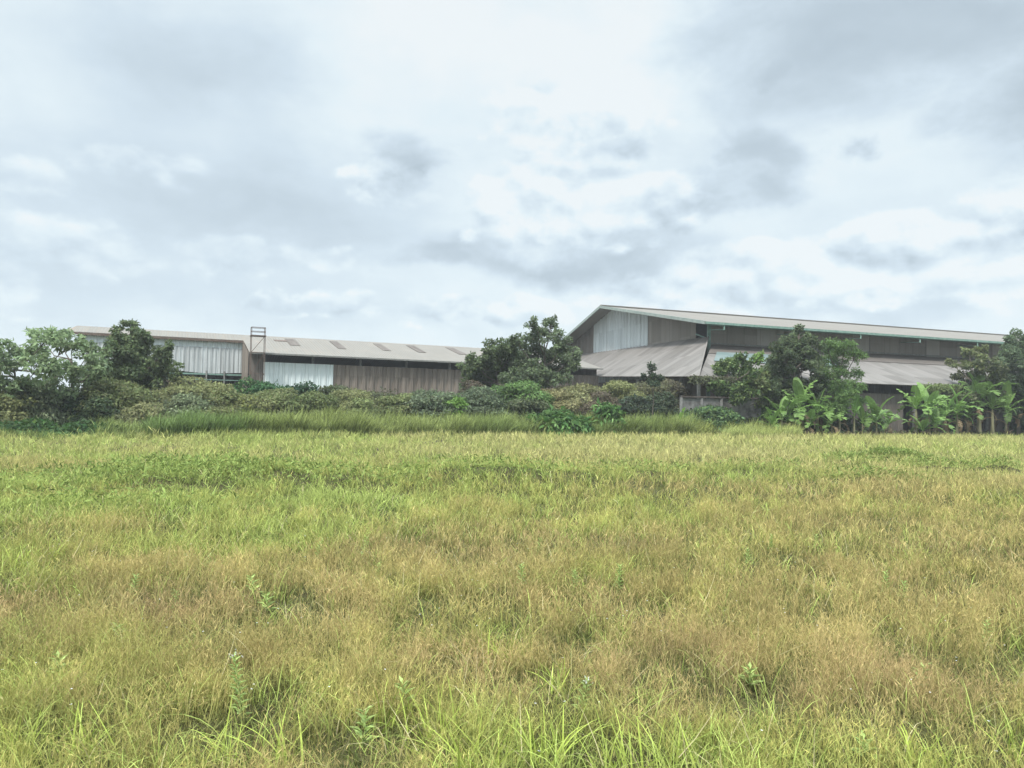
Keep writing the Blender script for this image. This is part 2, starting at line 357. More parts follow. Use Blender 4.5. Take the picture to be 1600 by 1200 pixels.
def ground():
    xs = np.unique(np.concatenate([np.linspace(-70, 90, 400), -np.geomspace(70, 2500, 14), np.geomspace(90, 2500, 14)]))
    ys = np.unique(np.concatenate([np.linspace(-4, 80, 260), -np.geomspace(4, 2500, 12), np.geomspace(80, 2500, 16)]))
    X, Y = np.meshgrid(xs, ys); V = np.stack([X.ravel(), Y.ravel(), gz(X, Y).ravel() - .01], 1)
    nx, ny = len(xs), len(ys); i = np.arange((ny - 1) * (nx - 1)); r, c = i // (nx - 1), i % (nx - 1); a = r * nx + c
    Q = np.stack([a, a + 1, a + nx + 1, a + nx], 1)
    m, N, L = new_mat('field_soil')
    tc = N.new('ShaderNodeTexCoord')
    def noise(s, d):
        t = N.new('ShaderNodeTexNoise'); t.inputs['Scale'].default_value = s; t.inputs['Detail'].default_value = d; t.inputs['Roughness'].default_value = .65; L.new(tc.outputs['Object'], t.inputs['Vector']); return t.outputs['Fac']
    cr = N.new('ShaderNodeValToRGB'); e = cr.color_ramp.elements; e[0].position = .35; e[0].color = (.045, .04, .02, 1); e[1].position = .65; e[1].color = (.10, .10, .04, 1)
    L.new(noise(.9, 8), cr.inputs[0])
    mx = N.new('ShaderNodeMix'); mx.data_type = 'RGBA'; mx.blend_type = 'MULTIPLY'; mx.inputs[0].default_value = .6
    c2 = N.new('ShaderNodeValToRGB'); c2.color_ramp.elements[0].color = (.4, .4, .4, 1); L.new(noise(14, 6), c2.inputs[0]); L.new(cr.outputs[0], mx.inputs[6]); L.new(c2.outputs[0], mx.inputs[7])
    p = N.new('ShaderNodeBsdfPrincipled'); p.inputs['Roughness'].default_value = 1; p.inputs['Specular IOR Level'].default_value = .1; L.new(mx.outputs[2], p.inputs['Base Color'])
    o = N.new('ShaderNodeOutputMaterial'); L.new(p.outputs[0], o.inputs[0])
    g = np_obj('ground', V, Q, np.zeros((len(V), 3)), m, None, True); tag(g, kind='structure')
ground()

# ------------------------------------------------------------------ field grass
BROWN = np.array((.44, .355, .15)); OLIVE = np.array((.41, .395, .12)); GREEN = np.array((.33, .385, .115)); YEL = np.array((.47, .47, .20)); PINK = np.array((.43, .29, .175))
BRIGHT = np.array((.38, .48, .12)); DEEP = np.array((.12, .20, .05)); STRAW = np.array((.52, .46, .26))
GREENS = [(380, 800, 520, 60, .8), (100, 800, 300, 70, .5), (850, 752, 200, 16, .8), (320, 755, 110, 22, .8), (450, 700, 230, 26, .5), (1350, 715, 260, 26, .55), (1150, 752, 320, 12, .6), (30, 870, 110, 40, .8), (1200, 740, 90, 14, .4),
          (760, 1090, 150, 80, .35), (800, 1190, 200, 60, .55), (1060, 1180, 120, 50, .5), (900, 880, 60, 30, .4), (420, 770, 200, 30, .3), (600, 735, 220, 20, .3), (1500, 1180, 90, 60, .35), (100, 1180, 130, 60, .35), (560, 800, 130, 40, .5)]
BROWNS = [(300, 860, 420, 45, .6), (1250, 900, 700, 180, .35), (200, 735, 220, 16, .5), (1000, 710, 360, 26, .6), (1250, 770, 500, 40, .5), (1350, 850, 350, 60, .35), (500, 960, 700, 90, .4), (600, 740, 300, 14, .25), (1350, 1000, 350, 110, .5)]
def field_col(x, y, mixr=1.0):
    n = len(x); d = np.maximum(y, 1); px = 800 + F * x / d; py = 640 + .0175 * (px - 800) + CAM_H * F / d
    g = .52 + (fbm(x, y, 2.6, 11) - .5) * 1.7 + (fbm(x, y, .6, 5) - .5) * 1.1
    for (cx, cy, rx, ry, a) in GREENS: g = g + a * .5 * np.exp(-((px - cx) / rx) ** 2 - ((py - cy) / ry) ** 2)
    for (cx, cy, rx, ry, a) in BROWNS: g = g - a * .8 * np.exp(-((px - cx) / rx) ** 2 - ((py - cy) / ry) ** 2)
    g = np.clip(g + rng.normal(0, .14 * mixr, n), 0, 1)[:, None]
    far = np.clip((d - 17) / 14, 0, 1)[:, None]
    lo = BROWN * (1 - far * .65) + YEL * far * .65
    pk = np.clip((fbm(x, y, 1.7, 21) - .55) * 4, 0, 1)[:, None] * (1 - far); lo = lo * (1 - pk * .5) + PINK * pk * .5
    mid = OLIVE * (1 - far * .5) + YEL * far * .5; hi = GREEN * (1 - far * .4) + BRIGHT * far * .4
    c = np.where(g < .5, lo + (mid - lo) * g * 2, mid + (hi - mid) * (g - .5) * 2)
    br = (.42 + .62 * fbm(x, y, .7, 31) + .55 * vnoise(x, y, .25, 32))[:, None]
    return c * br * rng.uniform(.75, 1.25, (n, 1)), g[:, 0]
def scatter(y0, y1, dens, spread=.80, off=5.0):
    """random ground points in the field between two depths, wider than the view"""
    w1 = spread * y1 + off; n = int((y1 - y0) * 2 * w1 * dens)
    x = rng.uniform(-w1, w1, n); y = rng.uniform(y0, y1, n); k = np.abs(x) < spread * y + off
    x, y = x[k], y[k]; e = 2.0 * F / (685 - (640 + .0175 * (F * x / np.maximum(y, 1)))); k = y < e + 1.5; return x[k], y[k]
def field():
    parts = []
    # zones: depth range, tufts/m2, stems per tuft, height, width, leaflets per stem
    zones = [(2.4, 6.5, 130, 14, .26, .0028, 3, 3), (6.5, 10, 90, 12, .26, .0042, 2, 3), (10, 16, 44, 10, .27, .0064, 1, 3), (16, 26, 18, 9, .26, .010, 1, 2), (26, 40, 8, 8, .28, .017, 1, 2), (40, 72, 4.5, 8, .30, .026, 1, 2)]
    for (y0, y1, dens, ns, h, w, nl, sg) in zones:
        tx, ty = scatter(y0, y1, dens)
        gap = fbm(tx, ty, .38, 41); k = (gap > .47) | (rng.random(len(tx)) < .10); tx, ty = tx[k], ty[k]
        th = (.3 + .8 * fbm(tx, ty, .9, 51) + .75 * vnoise(tx, ty, .24, 52)) * rng.uniform(.8, 1.2, len(tx)); fur = np.interp(ty, [3, 20, 50], [.05, .10, .2])
        x = np.repeat(tx, ns) + rng.normal(0, 1, len(tx) * ns) * np.repeat(fur, ns); y = np.repeat(ty, ns) + rng.normal(0, 1, len(tx) * ns) * np.repeat(fur, ns)
        c, g = field_col(x, y); n = len(x); H = h * np.repeat(th, ns) * rng.uniform(.6, 1.25, n)
        az = rng.uniform(0, 6.283, n); z = gz(x, y) - .01
        green = rng.random(n) < .25 + .5 * g
        W_ = w * np.where(green, rng.uniform(1.3, 2.4, n), rng.uniform(.7, 1.1, n))
        ln = rng.uniform(.03, .38, n); cu = np.where(green, rng.uniform(.15, .7, n), rng.uniform(0, .25, n))
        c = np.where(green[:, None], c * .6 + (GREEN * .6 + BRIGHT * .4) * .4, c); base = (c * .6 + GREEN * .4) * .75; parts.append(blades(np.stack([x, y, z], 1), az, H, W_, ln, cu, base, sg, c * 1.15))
        # fluffy seed heads / small leaves along the upper stems
        m = np.repeat(np.where(~green)[0], nl * 2); s = rng.uniform(.35, 1.05, len(m))
        hz = H[m] * (ln[m] * s + cu[m] * s * s); vz = H[m] * (s * np.sqrt(1 - ln[m] ** 2 * .6) - .75 * cu[m] * s ** 3)
        P = np.stack([x[m] + np.cos(az[m]) * hz, y[m] + np.sin(az[m]) * hz, z[m] + vz], 1); P[:, :2] += rng.normal(0, .008 + w * 1.5, (len(m), 2))
        ax = rng.normal(0, 1, (len(m), 3)); ax[:, 2] = np.abs(ax[:, 2]) * 1.2 + .8; nr = rng.normal(0, 1, (len(m), 3))
        L_ = rng.uniform(6, 20, len(m)) * w; fc = c[m] * rng.uniform(.8, 1.3, (len(m), 1))
        parts.append(leaves(P, ax, nr, L_, L_ * rng.uniform(.05, .10, len(m)), fc))
    # short ground cover between the tufts
    for (y0, y1, dens, hh, w) in ((2.4, 7, 1500, .075, .010), (7, 13, 500, .09, .016), (13, 26, 130, .10, .03)):
        x, y = scatter(y0, y1, dens); n = len(x); c, g = field_col(x, y); c = (c * .3 + DEEP * .5) * rng.uniform(.4, 1.2, (n, 1))  # cover colour darkened to stand in for shade in the gaps
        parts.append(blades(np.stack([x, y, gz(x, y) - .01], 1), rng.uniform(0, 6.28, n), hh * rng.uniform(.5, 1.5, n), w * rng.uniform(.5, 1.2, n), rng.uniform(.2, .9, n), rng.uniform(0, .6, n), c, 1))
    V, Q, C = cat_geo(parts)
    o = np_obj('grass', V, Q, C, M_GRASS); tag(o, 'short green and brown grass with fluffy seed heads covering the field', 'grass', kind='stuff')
    # longer, broader blades standing through it
    parts = []
    for (y0, y1, dens, w) in ((2.8, 7, 75, .0065), (7, 14, 30, .010), (14, 30, 8, .016), (30, 62, 1.6, .028)):
        x, y = scatter(y0, y1, dens); c, g = field_col(x, y); k = rng.random(len(x)) < .12 + .9 * g; x, y, g = x[k], y[k], g[k]
        rep = 6; x = np.repeat(x, rep) + rng.normal(0, .05, len(x) * rep); y = np.repeat(y, rep) + rng.normal(0, .05, len(y) * rep); n = len(x)
        c = np.where((rng.random(n) < .12)[:, None], STRAW, BRIGHT * .6 + GREEN * .45) * rng.uniform(.6, 1.4, (n, 1))
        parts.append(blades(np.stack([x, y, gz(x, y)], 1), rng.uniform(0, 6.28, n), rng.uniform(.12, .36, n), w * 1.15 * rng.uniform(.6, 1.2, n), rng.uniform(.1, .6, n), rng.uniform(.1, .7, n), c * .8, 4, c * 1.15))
    # fallen dry stalks
    x, y = scatter(2.8, 12, 3.0); n = len(x); c = STRAW * rng.uniform(.7, 1.2, (n, 1))
    parts.append(blades(np.stack([x, y, gz(x, y) + .12], 1), rng.uniform(0, 6.28, n), rng.uniform(.15, .4, n), .006, rng.uniform(.6, .95, n), rng.uniform(-.2, .3, n), c, 3))
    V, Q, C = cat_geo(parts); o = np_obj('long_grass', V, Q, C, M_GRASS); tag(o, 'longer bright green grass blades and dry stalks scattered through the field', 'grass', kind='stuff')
    # tiny white flowers
    x, y = scatter(3, 14, 2.2); n = len(x); P = np.stack([x, y, gz(x, y) + rng.uniform(.18, .34, n)], 1); q = []
    for k in range(4):
        a = rng.uniform(0, 6.28, n); q.append(leaves(P, np.stack([np.cos(a), np.sin(a), .3 + 0 * a], 1), np.tile((0., 0, 1), (n, 1)), .009, .008, np.full((n, 3), .75)))
    V, Q, C = cat_geo(q); o = np_obj('flowers', V, Q, C, M_GRASS); tag(o, 'tiny white flowers dotted over the near field', 'flowers', kind='stuff')
field()

# darker creeping clumps on the low mounds, and the tall grass belt at the far edge
def belt():
    parts = []
    def tall(px0, px1, d0, d1, n, h0, h1, cols, w=.055, lean=.3):
        px = rng.uniform(px0, px1, n); Y = 2.0 * F / (685 - (640 + .0175 * (px - 800))) + rng.uniform(d0, d1, n); X = (px - 800) / F * Y
        clump = vnoise(X, Y, 1.6, 61); hgt = rng.uniform(h0, h1, n) * (.55 + .7 * clump) * (.75 + .4 * vnoise(X, Y, .5, 63))
        ci = vnoise(X, Y * .4, 3.2, 71)[:, None]; c = (cols[0] * (1 - ci) + cols[1] * ci) * rng.uniform(.45, 1.6, (n, 1))
        b = np.stack([X, Y, gz(X, Y)], 1)
        az = rng.uniform(0, 6.28, n) ; sw = rng.random(n) < .6; az = np.where(sw, rng.normal(.2, .7, n), az)
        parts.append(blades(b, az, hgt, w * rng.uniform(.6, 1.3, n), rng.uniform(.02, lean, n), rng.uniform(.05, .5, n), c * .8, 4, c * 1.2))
    G1, G2, G3, YG = np.array((.16, .22, .07)), np.array((.24, .275, .095)), np.array((.135, .20, .075)), np.array((.38, .42, .135))
    tall(230, 380, -.5, 4, 8000, 1.1, 1.9, (G3, G1)); tall(150, 260, -.2, 4, 2600, .5, 1.5, (G3, G2)); tall(370, 760, 0, 4, 18000, 1.3, 2.2, (G1, G2)); tall(700, 1090, 0, 4, 16000, 1.2, 2.0, (G1 * .95, G2)); tall(890, 1080, .5, 4, 6000, 1.3, 2.1, (G2, G1))
    tall(300, 540, -4, .5, 2600, .25, .95, (YG, G2), .04); tall(150, 1240, -1.2, .3, 7000, .35, .8, (YG * .8, G2), .03); tall(1130, 1250, -4, 1, 5200, .8, 1.5, (YG * .8, G2 * 1.1), .035); tall(0, 230, -1, 1, 3000, .3, .7, (G1, G2), .03)
    tall(1040, 1190, 0, 3, 4600, .8, 1.75, (G2, YG * .75)); tall(-120, 0, 0, 4, 3000, .5, 1.2, (G1, G2))
    tall(1240, 1640, 0, 3, 6000, .15, .55, (G2, YG * .7), .03)
    V, Q, C = cat_geo(parts); o = np_obj('tall_grass', V, Q, C, M_GRASS); tag(o, 'belt of tall reedy green grass along the far edge of the field', 'tall grass', kind='stuff')
    parts = []
    for (mx, my, w, h) in MOUNDS:
        n = int((1500 if h > .28 else 500) * h / .2); x = mx + rng.normal(0, w * .40, n); y = my + rng.normal(0, w * .14, n); P = np.stack([x, y, gz(x, y) + rng.uniform(.05, .34, n)], 1)
        ax = rng.normal(0, 1, (n, 3)); ax[:, 2] = np.abs(ax[:, 2]); c = (DEEP * .5 + GREEN * .42) * rng.uniform(.6, 1.6, (n, 1))
        parts.append(leaves(P, ax, rng.normal(0, 1, (n, 3)), rng.uniform(.08, .2, n), rng.uniform(.02, .05, n), c))
    V, Q, C = cat_geo(parts); o = np_obj('creeping_weeds', V, Q, C, M_GRASS); tag(o, 'dark green creeping weeds over the low humps of the field', 'weeds', kind='stuff')
belt()

# ------------------------------------------------------------------ right warehouse
def right_warehouse():
    A = Vector((20.56, 77, 0)); a = Vector((.937, .349, 0)); b = Vector((-.2907, .957, 0)); LEN = 80
    root = empty('warehouse', A, 'large grey roofed warehouse with white gable sheets and green steel eaves at the right', 'warehouse')
    P = lambda t, s, z: A + a * t + b * s + Vector((0, 0, z))
    o, e, S1 = 2.2, 2.75, 43.0
    zR = unp(1101, 502, (A - a * o - b * e).y).z; Ap = A - a * o + b * (26.1 - e); zA = unp(936, 478, Ap.y).z; sA = 26.1 - e
    slR = (zA - zR) / (sA + e); slL = .235; s2 = sA + 20.5; zL = zA - slL * (s2 - sA)
    rz = lambda s: zR + slR * (s + e) if s < sA else zA - slL * (s - sA)
    h1 = math.hypot(sA + e, zA - zR); h2 = math.hypot(s2 - sA, zA - zL)
    m = MB(); m.slab([P(-o, -e, zR), P(LEN, -e, zR), P(LEN, sA, zA), P(-o, sA, zA)], .10, [(0, 0), (LEN, 0), (LEN, h1), (0, h1)])
    m.slab([P(-o, sA, zA), P(LEN, sA, zA), P(LEN, s2, zL), P(-o, s2, zL)], .10, [(0, h2), (LEN, h2), (LEN, 0), (0, 0)])
    roof = m.build('roof', M['roof_a'], root)
    m = MB(); m.beam(P(-o, sA, zA + .08), P(LEN, sA, zA + .08), .5, .14); m.build('ridge_cap', M['roof_left'], roof)
    m = MB()
    m.beam(P(-o - .06, -e, zR - .12), P(-o - .06, sA, zA - .12), .10, .34); m.beam(P(-o - .06, sA, zA - .12), P(-o - .06, s2, zL - .12), .10, .34)
    m.build('barge_board', M['fascia'], roof)
    m = MB(); m.beam(P(-o, -e - .07, zR - .14), P(LEN, -e - .07, zR - .14), .12, .22); m.build('gutter', M['green_steel'], roof)
    # gable sheets
    def seg(name, s0, s1, mat, per=.8, dep=.06, zlow=None, off=0, jag=0):
        k = MB(); zb = (lambda f: 9.3 + jag * 0) if zlow is None else zlow
        k.sheet_wall(P(-off, s1, 0), P(-off, s0, 0), zb, lambda f: rz(s1 + (s0 - s1) * f) - .12, per, dep, -a, u0=s0); return k.build(name, mat, root)
    def s_at(px, off=0):
        t = (px - 800) / F; q = P(-off, 0, 0); return (q.x - t * q.y) / (.2907 + t * .957)
    x = [s_at(v) for v in (1087, 1049, 1012, 927)]
    zl = lambda f: 6.0
    seg('gable_panel', x[0], x[1], M['grey_panel'], 1.6, .05, zl); seg('gable_panel', x[1], x[2], M['grey_panel'], 1.2, .05, zl)
    w = seg('gable_panel', x[2], x[3], M['white_sheet'], .9, .10, zl, .05); w['label'] = 'white steel sheets in the middle of the gable'
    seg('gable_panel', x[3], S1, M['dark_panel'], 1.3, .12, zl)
    # rafters under the gable overhang, corner post, brackets
    for s in np.linspace(1.5, s2 - 2, 9):
        pass
    m = MB(); m.beam(P(0, 0, 0), P(0, 0, rz(0) - .12), .32); m.build('corner_post', M['green_steel'], root)
    m = MB(); m.beam(P(0, 0, rz(0) - .35), P(0, s_at(1087), rz(s_at(1087)) - .35), .12, .2); m.beam(P(0, .2, rz(0) - 1.9), P(0, s_at(1087), rz(0) - 1.2), .10, .12); m.build('gable_beam', M['green_steel'], root)
    k = 0
    for px in (1131, 1240, 1345, 1438, 1528, 1600):
        t = (px - 800) / F; q = P(0, -e, 0); tt = (t * q.y - q.x) / (.937 - t * .349)
        m = MB(); zz = zR - .30; m.beam(P(tt, -e - .02, zz), P(tt, 0, rz(0) - .28), .14, .22); m.beam(P(tt, -e, zz), P(tt, -e, zz - .45), .13); m.beam(P(tt, -e + .2, zz - .4), P(tt, .0, rz(0) - 1.0), .10); m.build('bracket', M['green_steel'], root)
    # long side wall : patched panels of different age
    zt = unp(1110, 538.6, 77).z; L0 = 0; segs = [(0, 6.2, 'grey_panel'), (6.2, 9.8, 'grey_light'), (9.8, 19.5, 'grey_panel'), (19.5, 22, 'grey_light'), (22, 27, 'grey_panel'), (27, 30.8, 'grey_panel'), (30.8, 33.0, 'grey_light'), (33.0, 36.5, 'grey_panel'), (36.5, 42, 'dark_panel'), (42, 50, 'grey_light'), (50, LEN, 'grey_panel')]
    for i, (t0, t1, mm) in enumerate(segs):
        k = MB(); k.sheet_wall(P(t0, (i % 2) * .05, 0), P(t1, (i % 2) * .05, 0), lambda f: zt - 2.5, lambda f: rz(0) - .15, 1.1, .05, -b, u0=t0); k.build('side_panel', M[mm], root)
    m = MB(); m.beam(P(0, -.1, zt + .15), P(LEN, -.1, zt + .15), .16, .14); m.build('flashing', M['pale_post'], root)
    m = MB(); m.beam(P(0, -.25, rz(0) - .42), P(LEN, -.25, rz(0) - .42), .12, .25); m.build('eave_beam', M['green_steel'], root)
    m = MB(); m.sheet_wall(P(LEN, 0, 0), P(LEN, S1, 0), lambda f: 0, lambda f: rz(S1 * f) - .15, 2, .05, a); m.sheet_wall(P(LEN, S1, 0), P(0, S1, 0), lambda f: 0, lambda f: rz(S1) - .15, 2, .05, b); m.build('rear_wall', M['brown_wall'], root)
    # lean-to roof wrapping the gable and the long side
    E2 = unp(1092, 588, 63.6); E1 = unp(891, 588, 99); A1 = unp(1107, 526, 76.9); F1 = unp(903, 552, 113)
    def auv(p, org, u, v, k=1.12): d = p - org; return (d.dot(u), d.dot(v) * k)
    m = MB(); u_ = b; v_ = a
    Eh = E2.lerp(unp(1106, 541, 77), 0)
    pts = [E1, E2, A1, F1]; m.slab([E1, E2, A1], .07, [auv(p, E2, u_, v_) for p in (E1, E2, A1)]); m.slab([E1 , A1 + Vector((0, 0, .0)), F1], .07, [auv(p, E2, u_, v_) for p in (E1, A1, F1)])
    lean = m.build('leanto_roof', M['roof_lean'], root)
    zt2 = zt; T1 = P(.3, -.1, zt2); T2 = P(LEN, -.1, zt2); E3 = E2 + a * (LEN + 4); mid1 = T1.lerp(E2, .30); mid2 = T2.lerp(E3, .30)
    m = MB(); m.slab([mid1, mid2, T2, T1], .07, [auv(p, T1, a, b) for p in (mid1, mid2, T2, T1)]); m.build('leanto_roof', M['roof_lean_up'], root)
    m = MB(); d = Vector((0, 0, -.06)); m.slab([E2 + d, E3 + d, mid2 + d, mid1 + d], .07, [auv(p, T1, a, b) for p in (E2, E3, mid2, mid1)]); m.build('leanto_roof', M['roof_lean'], root)
    m = MB(); q0 = mid1.lerp(mid2, .012).lerp(E2.lerp(E3, .012), -.06); q1 = mid1.lerp(mid2, .20).lerp(E2.lerp(E3, .20), -.06); r1 = mid1.lerp(mid2, .20).lerp(E2.lerp(E3, .20), .36); r0 = mid1.lerp(mid2, .012).lerp(E2.lerp(E3, .012), .36); up = Vector((0, 0, .05))
    m.slab([q0 + up, q1 + up, r1 + up, r0 + up], .03); m.build('roof_patch', M['teal'], root)['label'] = 'pale teal roof sheets behind the trees'
    m = MB(); m.beam(E2 + Vector((0, 0, .04)), A1 + Vector((0, 0, .04)), .12, .06); m.build('hip_cap', M['roof_lean'], root)
    # lean-to structure under the corner : posts, tie beams and sheeting
    for fr in (0, .10, .2, .3, .42, .55, .7, .85):
        q = E2.lerp(E3, fr) + b * .5 + a * .3; m = MB(); m.beam((q.x, q.y, 0), (q.x, q.y, q.z - .1), .26); m.build('post', M['pale_post'], root)
    for fr in (.12, .25, .4, .6):
        q = E2.lerp(E1, fr) + a * .5; m = MB(); m.beam((q.x, q.y, 0), (q.x, q.y, q.z - .1), .24); m.build('post', M['pale_post'], root)
    m = MB(); q = E2 + a * .3 + b * .5; m.beam(q + Vector((0, 0, -.25)), q + a * 9 + Vector((0, 0, -1.9)), .16, .3); m.build('sloping_beam', M['pale_post'], root)
    m = MB(); q0 = E2 + a * 12 + b * .9; q1 = E2 + a * 24.5 + b * .9
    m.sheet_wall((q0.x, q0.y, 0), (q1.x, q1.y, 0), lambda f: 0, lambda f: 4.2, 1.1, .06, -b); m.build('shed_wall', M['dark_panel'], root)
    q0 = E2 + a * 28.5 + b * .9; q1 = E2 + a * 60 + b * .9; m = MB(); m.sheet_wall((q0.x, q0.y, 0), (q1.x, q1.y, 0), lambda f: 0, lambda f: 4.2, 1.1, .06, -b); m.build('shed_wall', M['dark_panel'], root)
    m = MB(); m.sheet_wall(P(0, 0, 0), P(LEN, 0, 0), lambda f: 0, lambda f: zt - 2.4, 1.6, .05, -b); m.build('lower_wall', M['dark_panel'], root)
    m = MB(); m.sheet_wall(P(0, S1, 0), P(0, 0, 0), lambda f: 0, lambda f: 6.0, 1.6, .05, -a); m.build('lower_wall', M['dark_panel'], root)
    return E2, E3, a, b
E2, E3, ra, rb = right_warehouse()

# ------------------------------------------------------------------ left warehouse
def left_warehouse():
    a = Vector((.906, .423, 0)); b = Vector((-.423, .906, 0)); P0 = unp(550, 557.5, 75); ze = P0.z; base = Vector((P0.x, P0.y, 0))
    root = empty('long_warehouse', base, 'long low warehouse with pale grey roof and brown skylight strips at the left', 'warehouse')
    P = lambda t, c, z: base + a * t + b * c + Vector((0, 0, z))
    q = base + b * 11; zr = unp(800 + F * q.x / q.y, 529.3, q.y).z - .1; HW = 11.0
    rz = lambda c: ze + (zr - ze) * c / HW if c < HW else zr - (zr - ze) * (c - HW) / HW
    t0, t1, tl = -9.9, 30.0, -25.4; C7 = 7.0; sl = math.hypot(HW, zr - ze)
    m = MB(); uv = lambda t, c: (t, c * sl / HW)
    m.slab([P(t0, 0, ze), P(t1, 0, ze), P(t1, C7, rz(C7)), P(t0, C7, rz(C7))], .08, [uv(t0, 0), uv(t1, 0), uv(t1, C7), uv(t0, C7)])
    m.slab([P(tl, C7, rz(C7)), P(t1, C7, rz(C7)), P(t1, HW, zr), P(tl, HW, zr)], .08, [uv(tl, C7), uv(t1, C7), uv(t1, HW), uv(tl, HW)])
    m.slab([P(tl, HW, zr), P(t1, HW, zr), P(t1, 2 * HW, ze), P(tl, 2 * HW, ze)], .08, [uv(tl, HW), uv(t1, HW), uv(t1, 0), uv(tl, 0)])
    m.slab([P(tl, C7, rz(C7)), P(tl, HW, zr), P(tl - 1.6, HW - .8, rz(C7))], .05)
    roof = m.build('roof', M['roof_left'], root)
    def t_at(px, c):
        t = (px - 800) / F; w = base + b * c; return (t * w.y - w.x) / (.906 - t * .423)
    for px0, px1, c0, c1 in ((452, 468, 5.2, 9.6), (527, 540, 4.6, 9.6), (598, 610, 4.9, 9.6), (652, 665, 4.9, 9.6), (716, 729, 4.9, 9.6)):
        a0, a1 = t_at(px0, c0), t_at(px1, c0); m = MB()
        m.slab([P(a0, c0, rz(c0) + .05), P(a1, c0, rz(c0) + .05), P(a1, c1, rz(c1) + .05), P(a0, c1, rz(c1) + .05)], .03, [(a0, 0), (a1, 0), (a1, c1 - c0), (a0, c1 - c0)]); m.build('skylight', M['skylight'], roof)
    m = MB(); c0 = 7.6; a0, a1 = t_at(427, c0), t_at(447, c0); m.slab([P(a0, c0, rz(c0) + .05), P(a1, c0, rz(c0) + .05), P(a1, c0 + .8, rz(c0 + .8) + .05), P(a0, c0 + .8, rz(c0 + .8) + .05)], .03); m.build('small_skylight', M['dark_steel'], roof)  # small skylight, a thin dark strip laid on the roof without an opening
    m = MB(); m.beam(P(t0, -.04, ze - .08), P(t1, -.04, ze - .08), .06, .16); m.build('fascia', M['pale_post'], roof)
    m = MB(); m.beam(P(tl, C7 - .04, rz(C7) - .16), P(t0 + .8, C7 - .04, rz(C7) - .16), .10, .22); m.build('fascia', M['dark_steel'], roof)
    # upper left wall : clean strip above, stained strip below
    cw = 7.4; tr = -8.6; Yb = P(-9.2, cw, 0).y; z584 = unp(387, 584.5, Yb).z; z546 = unp(390, 548, Yb).z
    tb = t_at(228, cw)
    m = MB(); m.sheet_wall(P(tl + 1, cw, 0), P(tr, cw, 0), lambda f: z546, lambda f: rz(cw) - .1, .55, .05, -b); m.build('wall_panel', M['white_new'], root)
    m = MB(); m.sheet_wall(P(tl + 1, cw - .12, 0), P(tr, cw - .12, 0), lambda f: z584, lambda f: z546 + .15, .42, .06, -b, 0, .07); m.build('wall_panel', M['white_old'], root)['label'] = 'stained lower strip of corrugated wall'
    m = MB(); m.beam(P(tl + 1, cw - .1, z584 - .15), P(tr, cw - .1, z584 - .15), .12, .16); m.beam(P(tl + 1, cw - 1.2, z584 - .75), P(tr, cw - 1.2, z584 - .75), .08, .08); m.build('wall_rail', M['green_steel'], root)
    for px in (273, 350, 322):
        t = t_at(px, cw - .3); m = MB(); m.beam(P(t, cw - .3, 0), P(t, cw - .3, z584 + .2), .12); m.build('post', M['pale_post'], root)
    m = MB(); m.sheet_wall(P(tl + 1, cw + 3, 0), P(tr, cw + 3, 0), lambda f: 0, lambda f: z584 + 1, 1.2, .06, -b); m.build('shade_backing', M['inner'], root)  # dark sheet behind the void, interior shade put into its colour
    # front wall
    ci = .9; ft = lambda px: t_at(px, ci); zw = unp(412, 565.5, P(ft(412), ci, 0).y).z
    m = MB(); m.sheet_wall(P(ft(388), ci, 0), P(ft(410), ci, 0), lambda f: 0, lambda f: rz(ci) - .15, .5, .05, -b); m.build('wall_panel', M['dark_panel'], root)
    m = MB(); m.sheet_wall(P(ft(410), ci - .1, 0), P(ft(520), ci - .1, 0), lambda f: 1.6, lambda f: zw, .6, .07, -b); m.build('wall_panel', M['white_new'], root)['label'] = 'clean white steel sheets under the eave'
    m = MB(); m.sheet_wall(P(ft(520), ci, 0), P(t1, ci, 0), lambda f: 0, lambda f: zw, .85, .16, -b); m.build('wall_panel', M['brown_wall'], root)['label'] = 'long brown ribbed wall'
    for px in (412, 489, 564, 636, 704, 762, 800):
        t = t_at(px, .7); m = MB(); m.beam(P(t, 1.1, 0), P(t, 1.1, rz(1.1) - .1), .2); m.build('post', M['pale_post'], root)
    m = MB()
    for k in range(9): t = t0 + 2 + k * 4.3; m.beam(P(t, .2, rz(.2) - .22), P(t, HW, zr - .3), .1, .18)
    m.build('rafters', M['dark_steel'], root)
    m = MB(); m.sheet_wall(P(t0, 2 * HW - .8, 0), P(t1, 2 * HW - .8, 0), lambda f: 0, lambda f: rz(2 * HW - .8) - .1, 1.2, .06, b)
    m.build('rear_wall', M['brown_wall'], root); m = MB()
    m.sheet_wall(P(t1 - .3, ci, 0), P(t1 - .3, 2 * HW - .8, 0), lambda f: 0, lambda f: rz(ci + (2 * HW - .8 - ci) * f) - .12, 1.2, .06, a)
    m.build('side_wall', M['brown_wall'], root); m = MB()
    m.sheet_wall(P(tl + 1, cw, 0), P(tl + 1, 2 * HW - .8, 0), lambda f: 0, lambda f: rz(cw + (2 * HW - .8 - cw) * f) - .12, 1.2, .06, -a)
    m.sheet_wall(P(tl + 1, 2 * HW - .8, 0), P(t0, 2 * HW - .8, 0), lambda f: 0, lambda f: rz(2 * HW - .8) - .1, 1.2, .06, b)
    m.build('side_wall', M['brown_wall'], root); m = MB()
    m.sheet_wall(P(t0, ci, 0), P(t0, cw, 0), lambda f: 0, lambda f: rz(ci + (cw - ci) * f) - .12, 1.2, .06, -a); m.build('rear_wall', M['brown_wall'], root)
    # steel ladder tower
    tc = t_at(401, -1.0); tw = empty('steel_tower', P(tc, -1, 0), 'narrow brown steel frame tower standing at the corner of the long warehouse', 'tower')
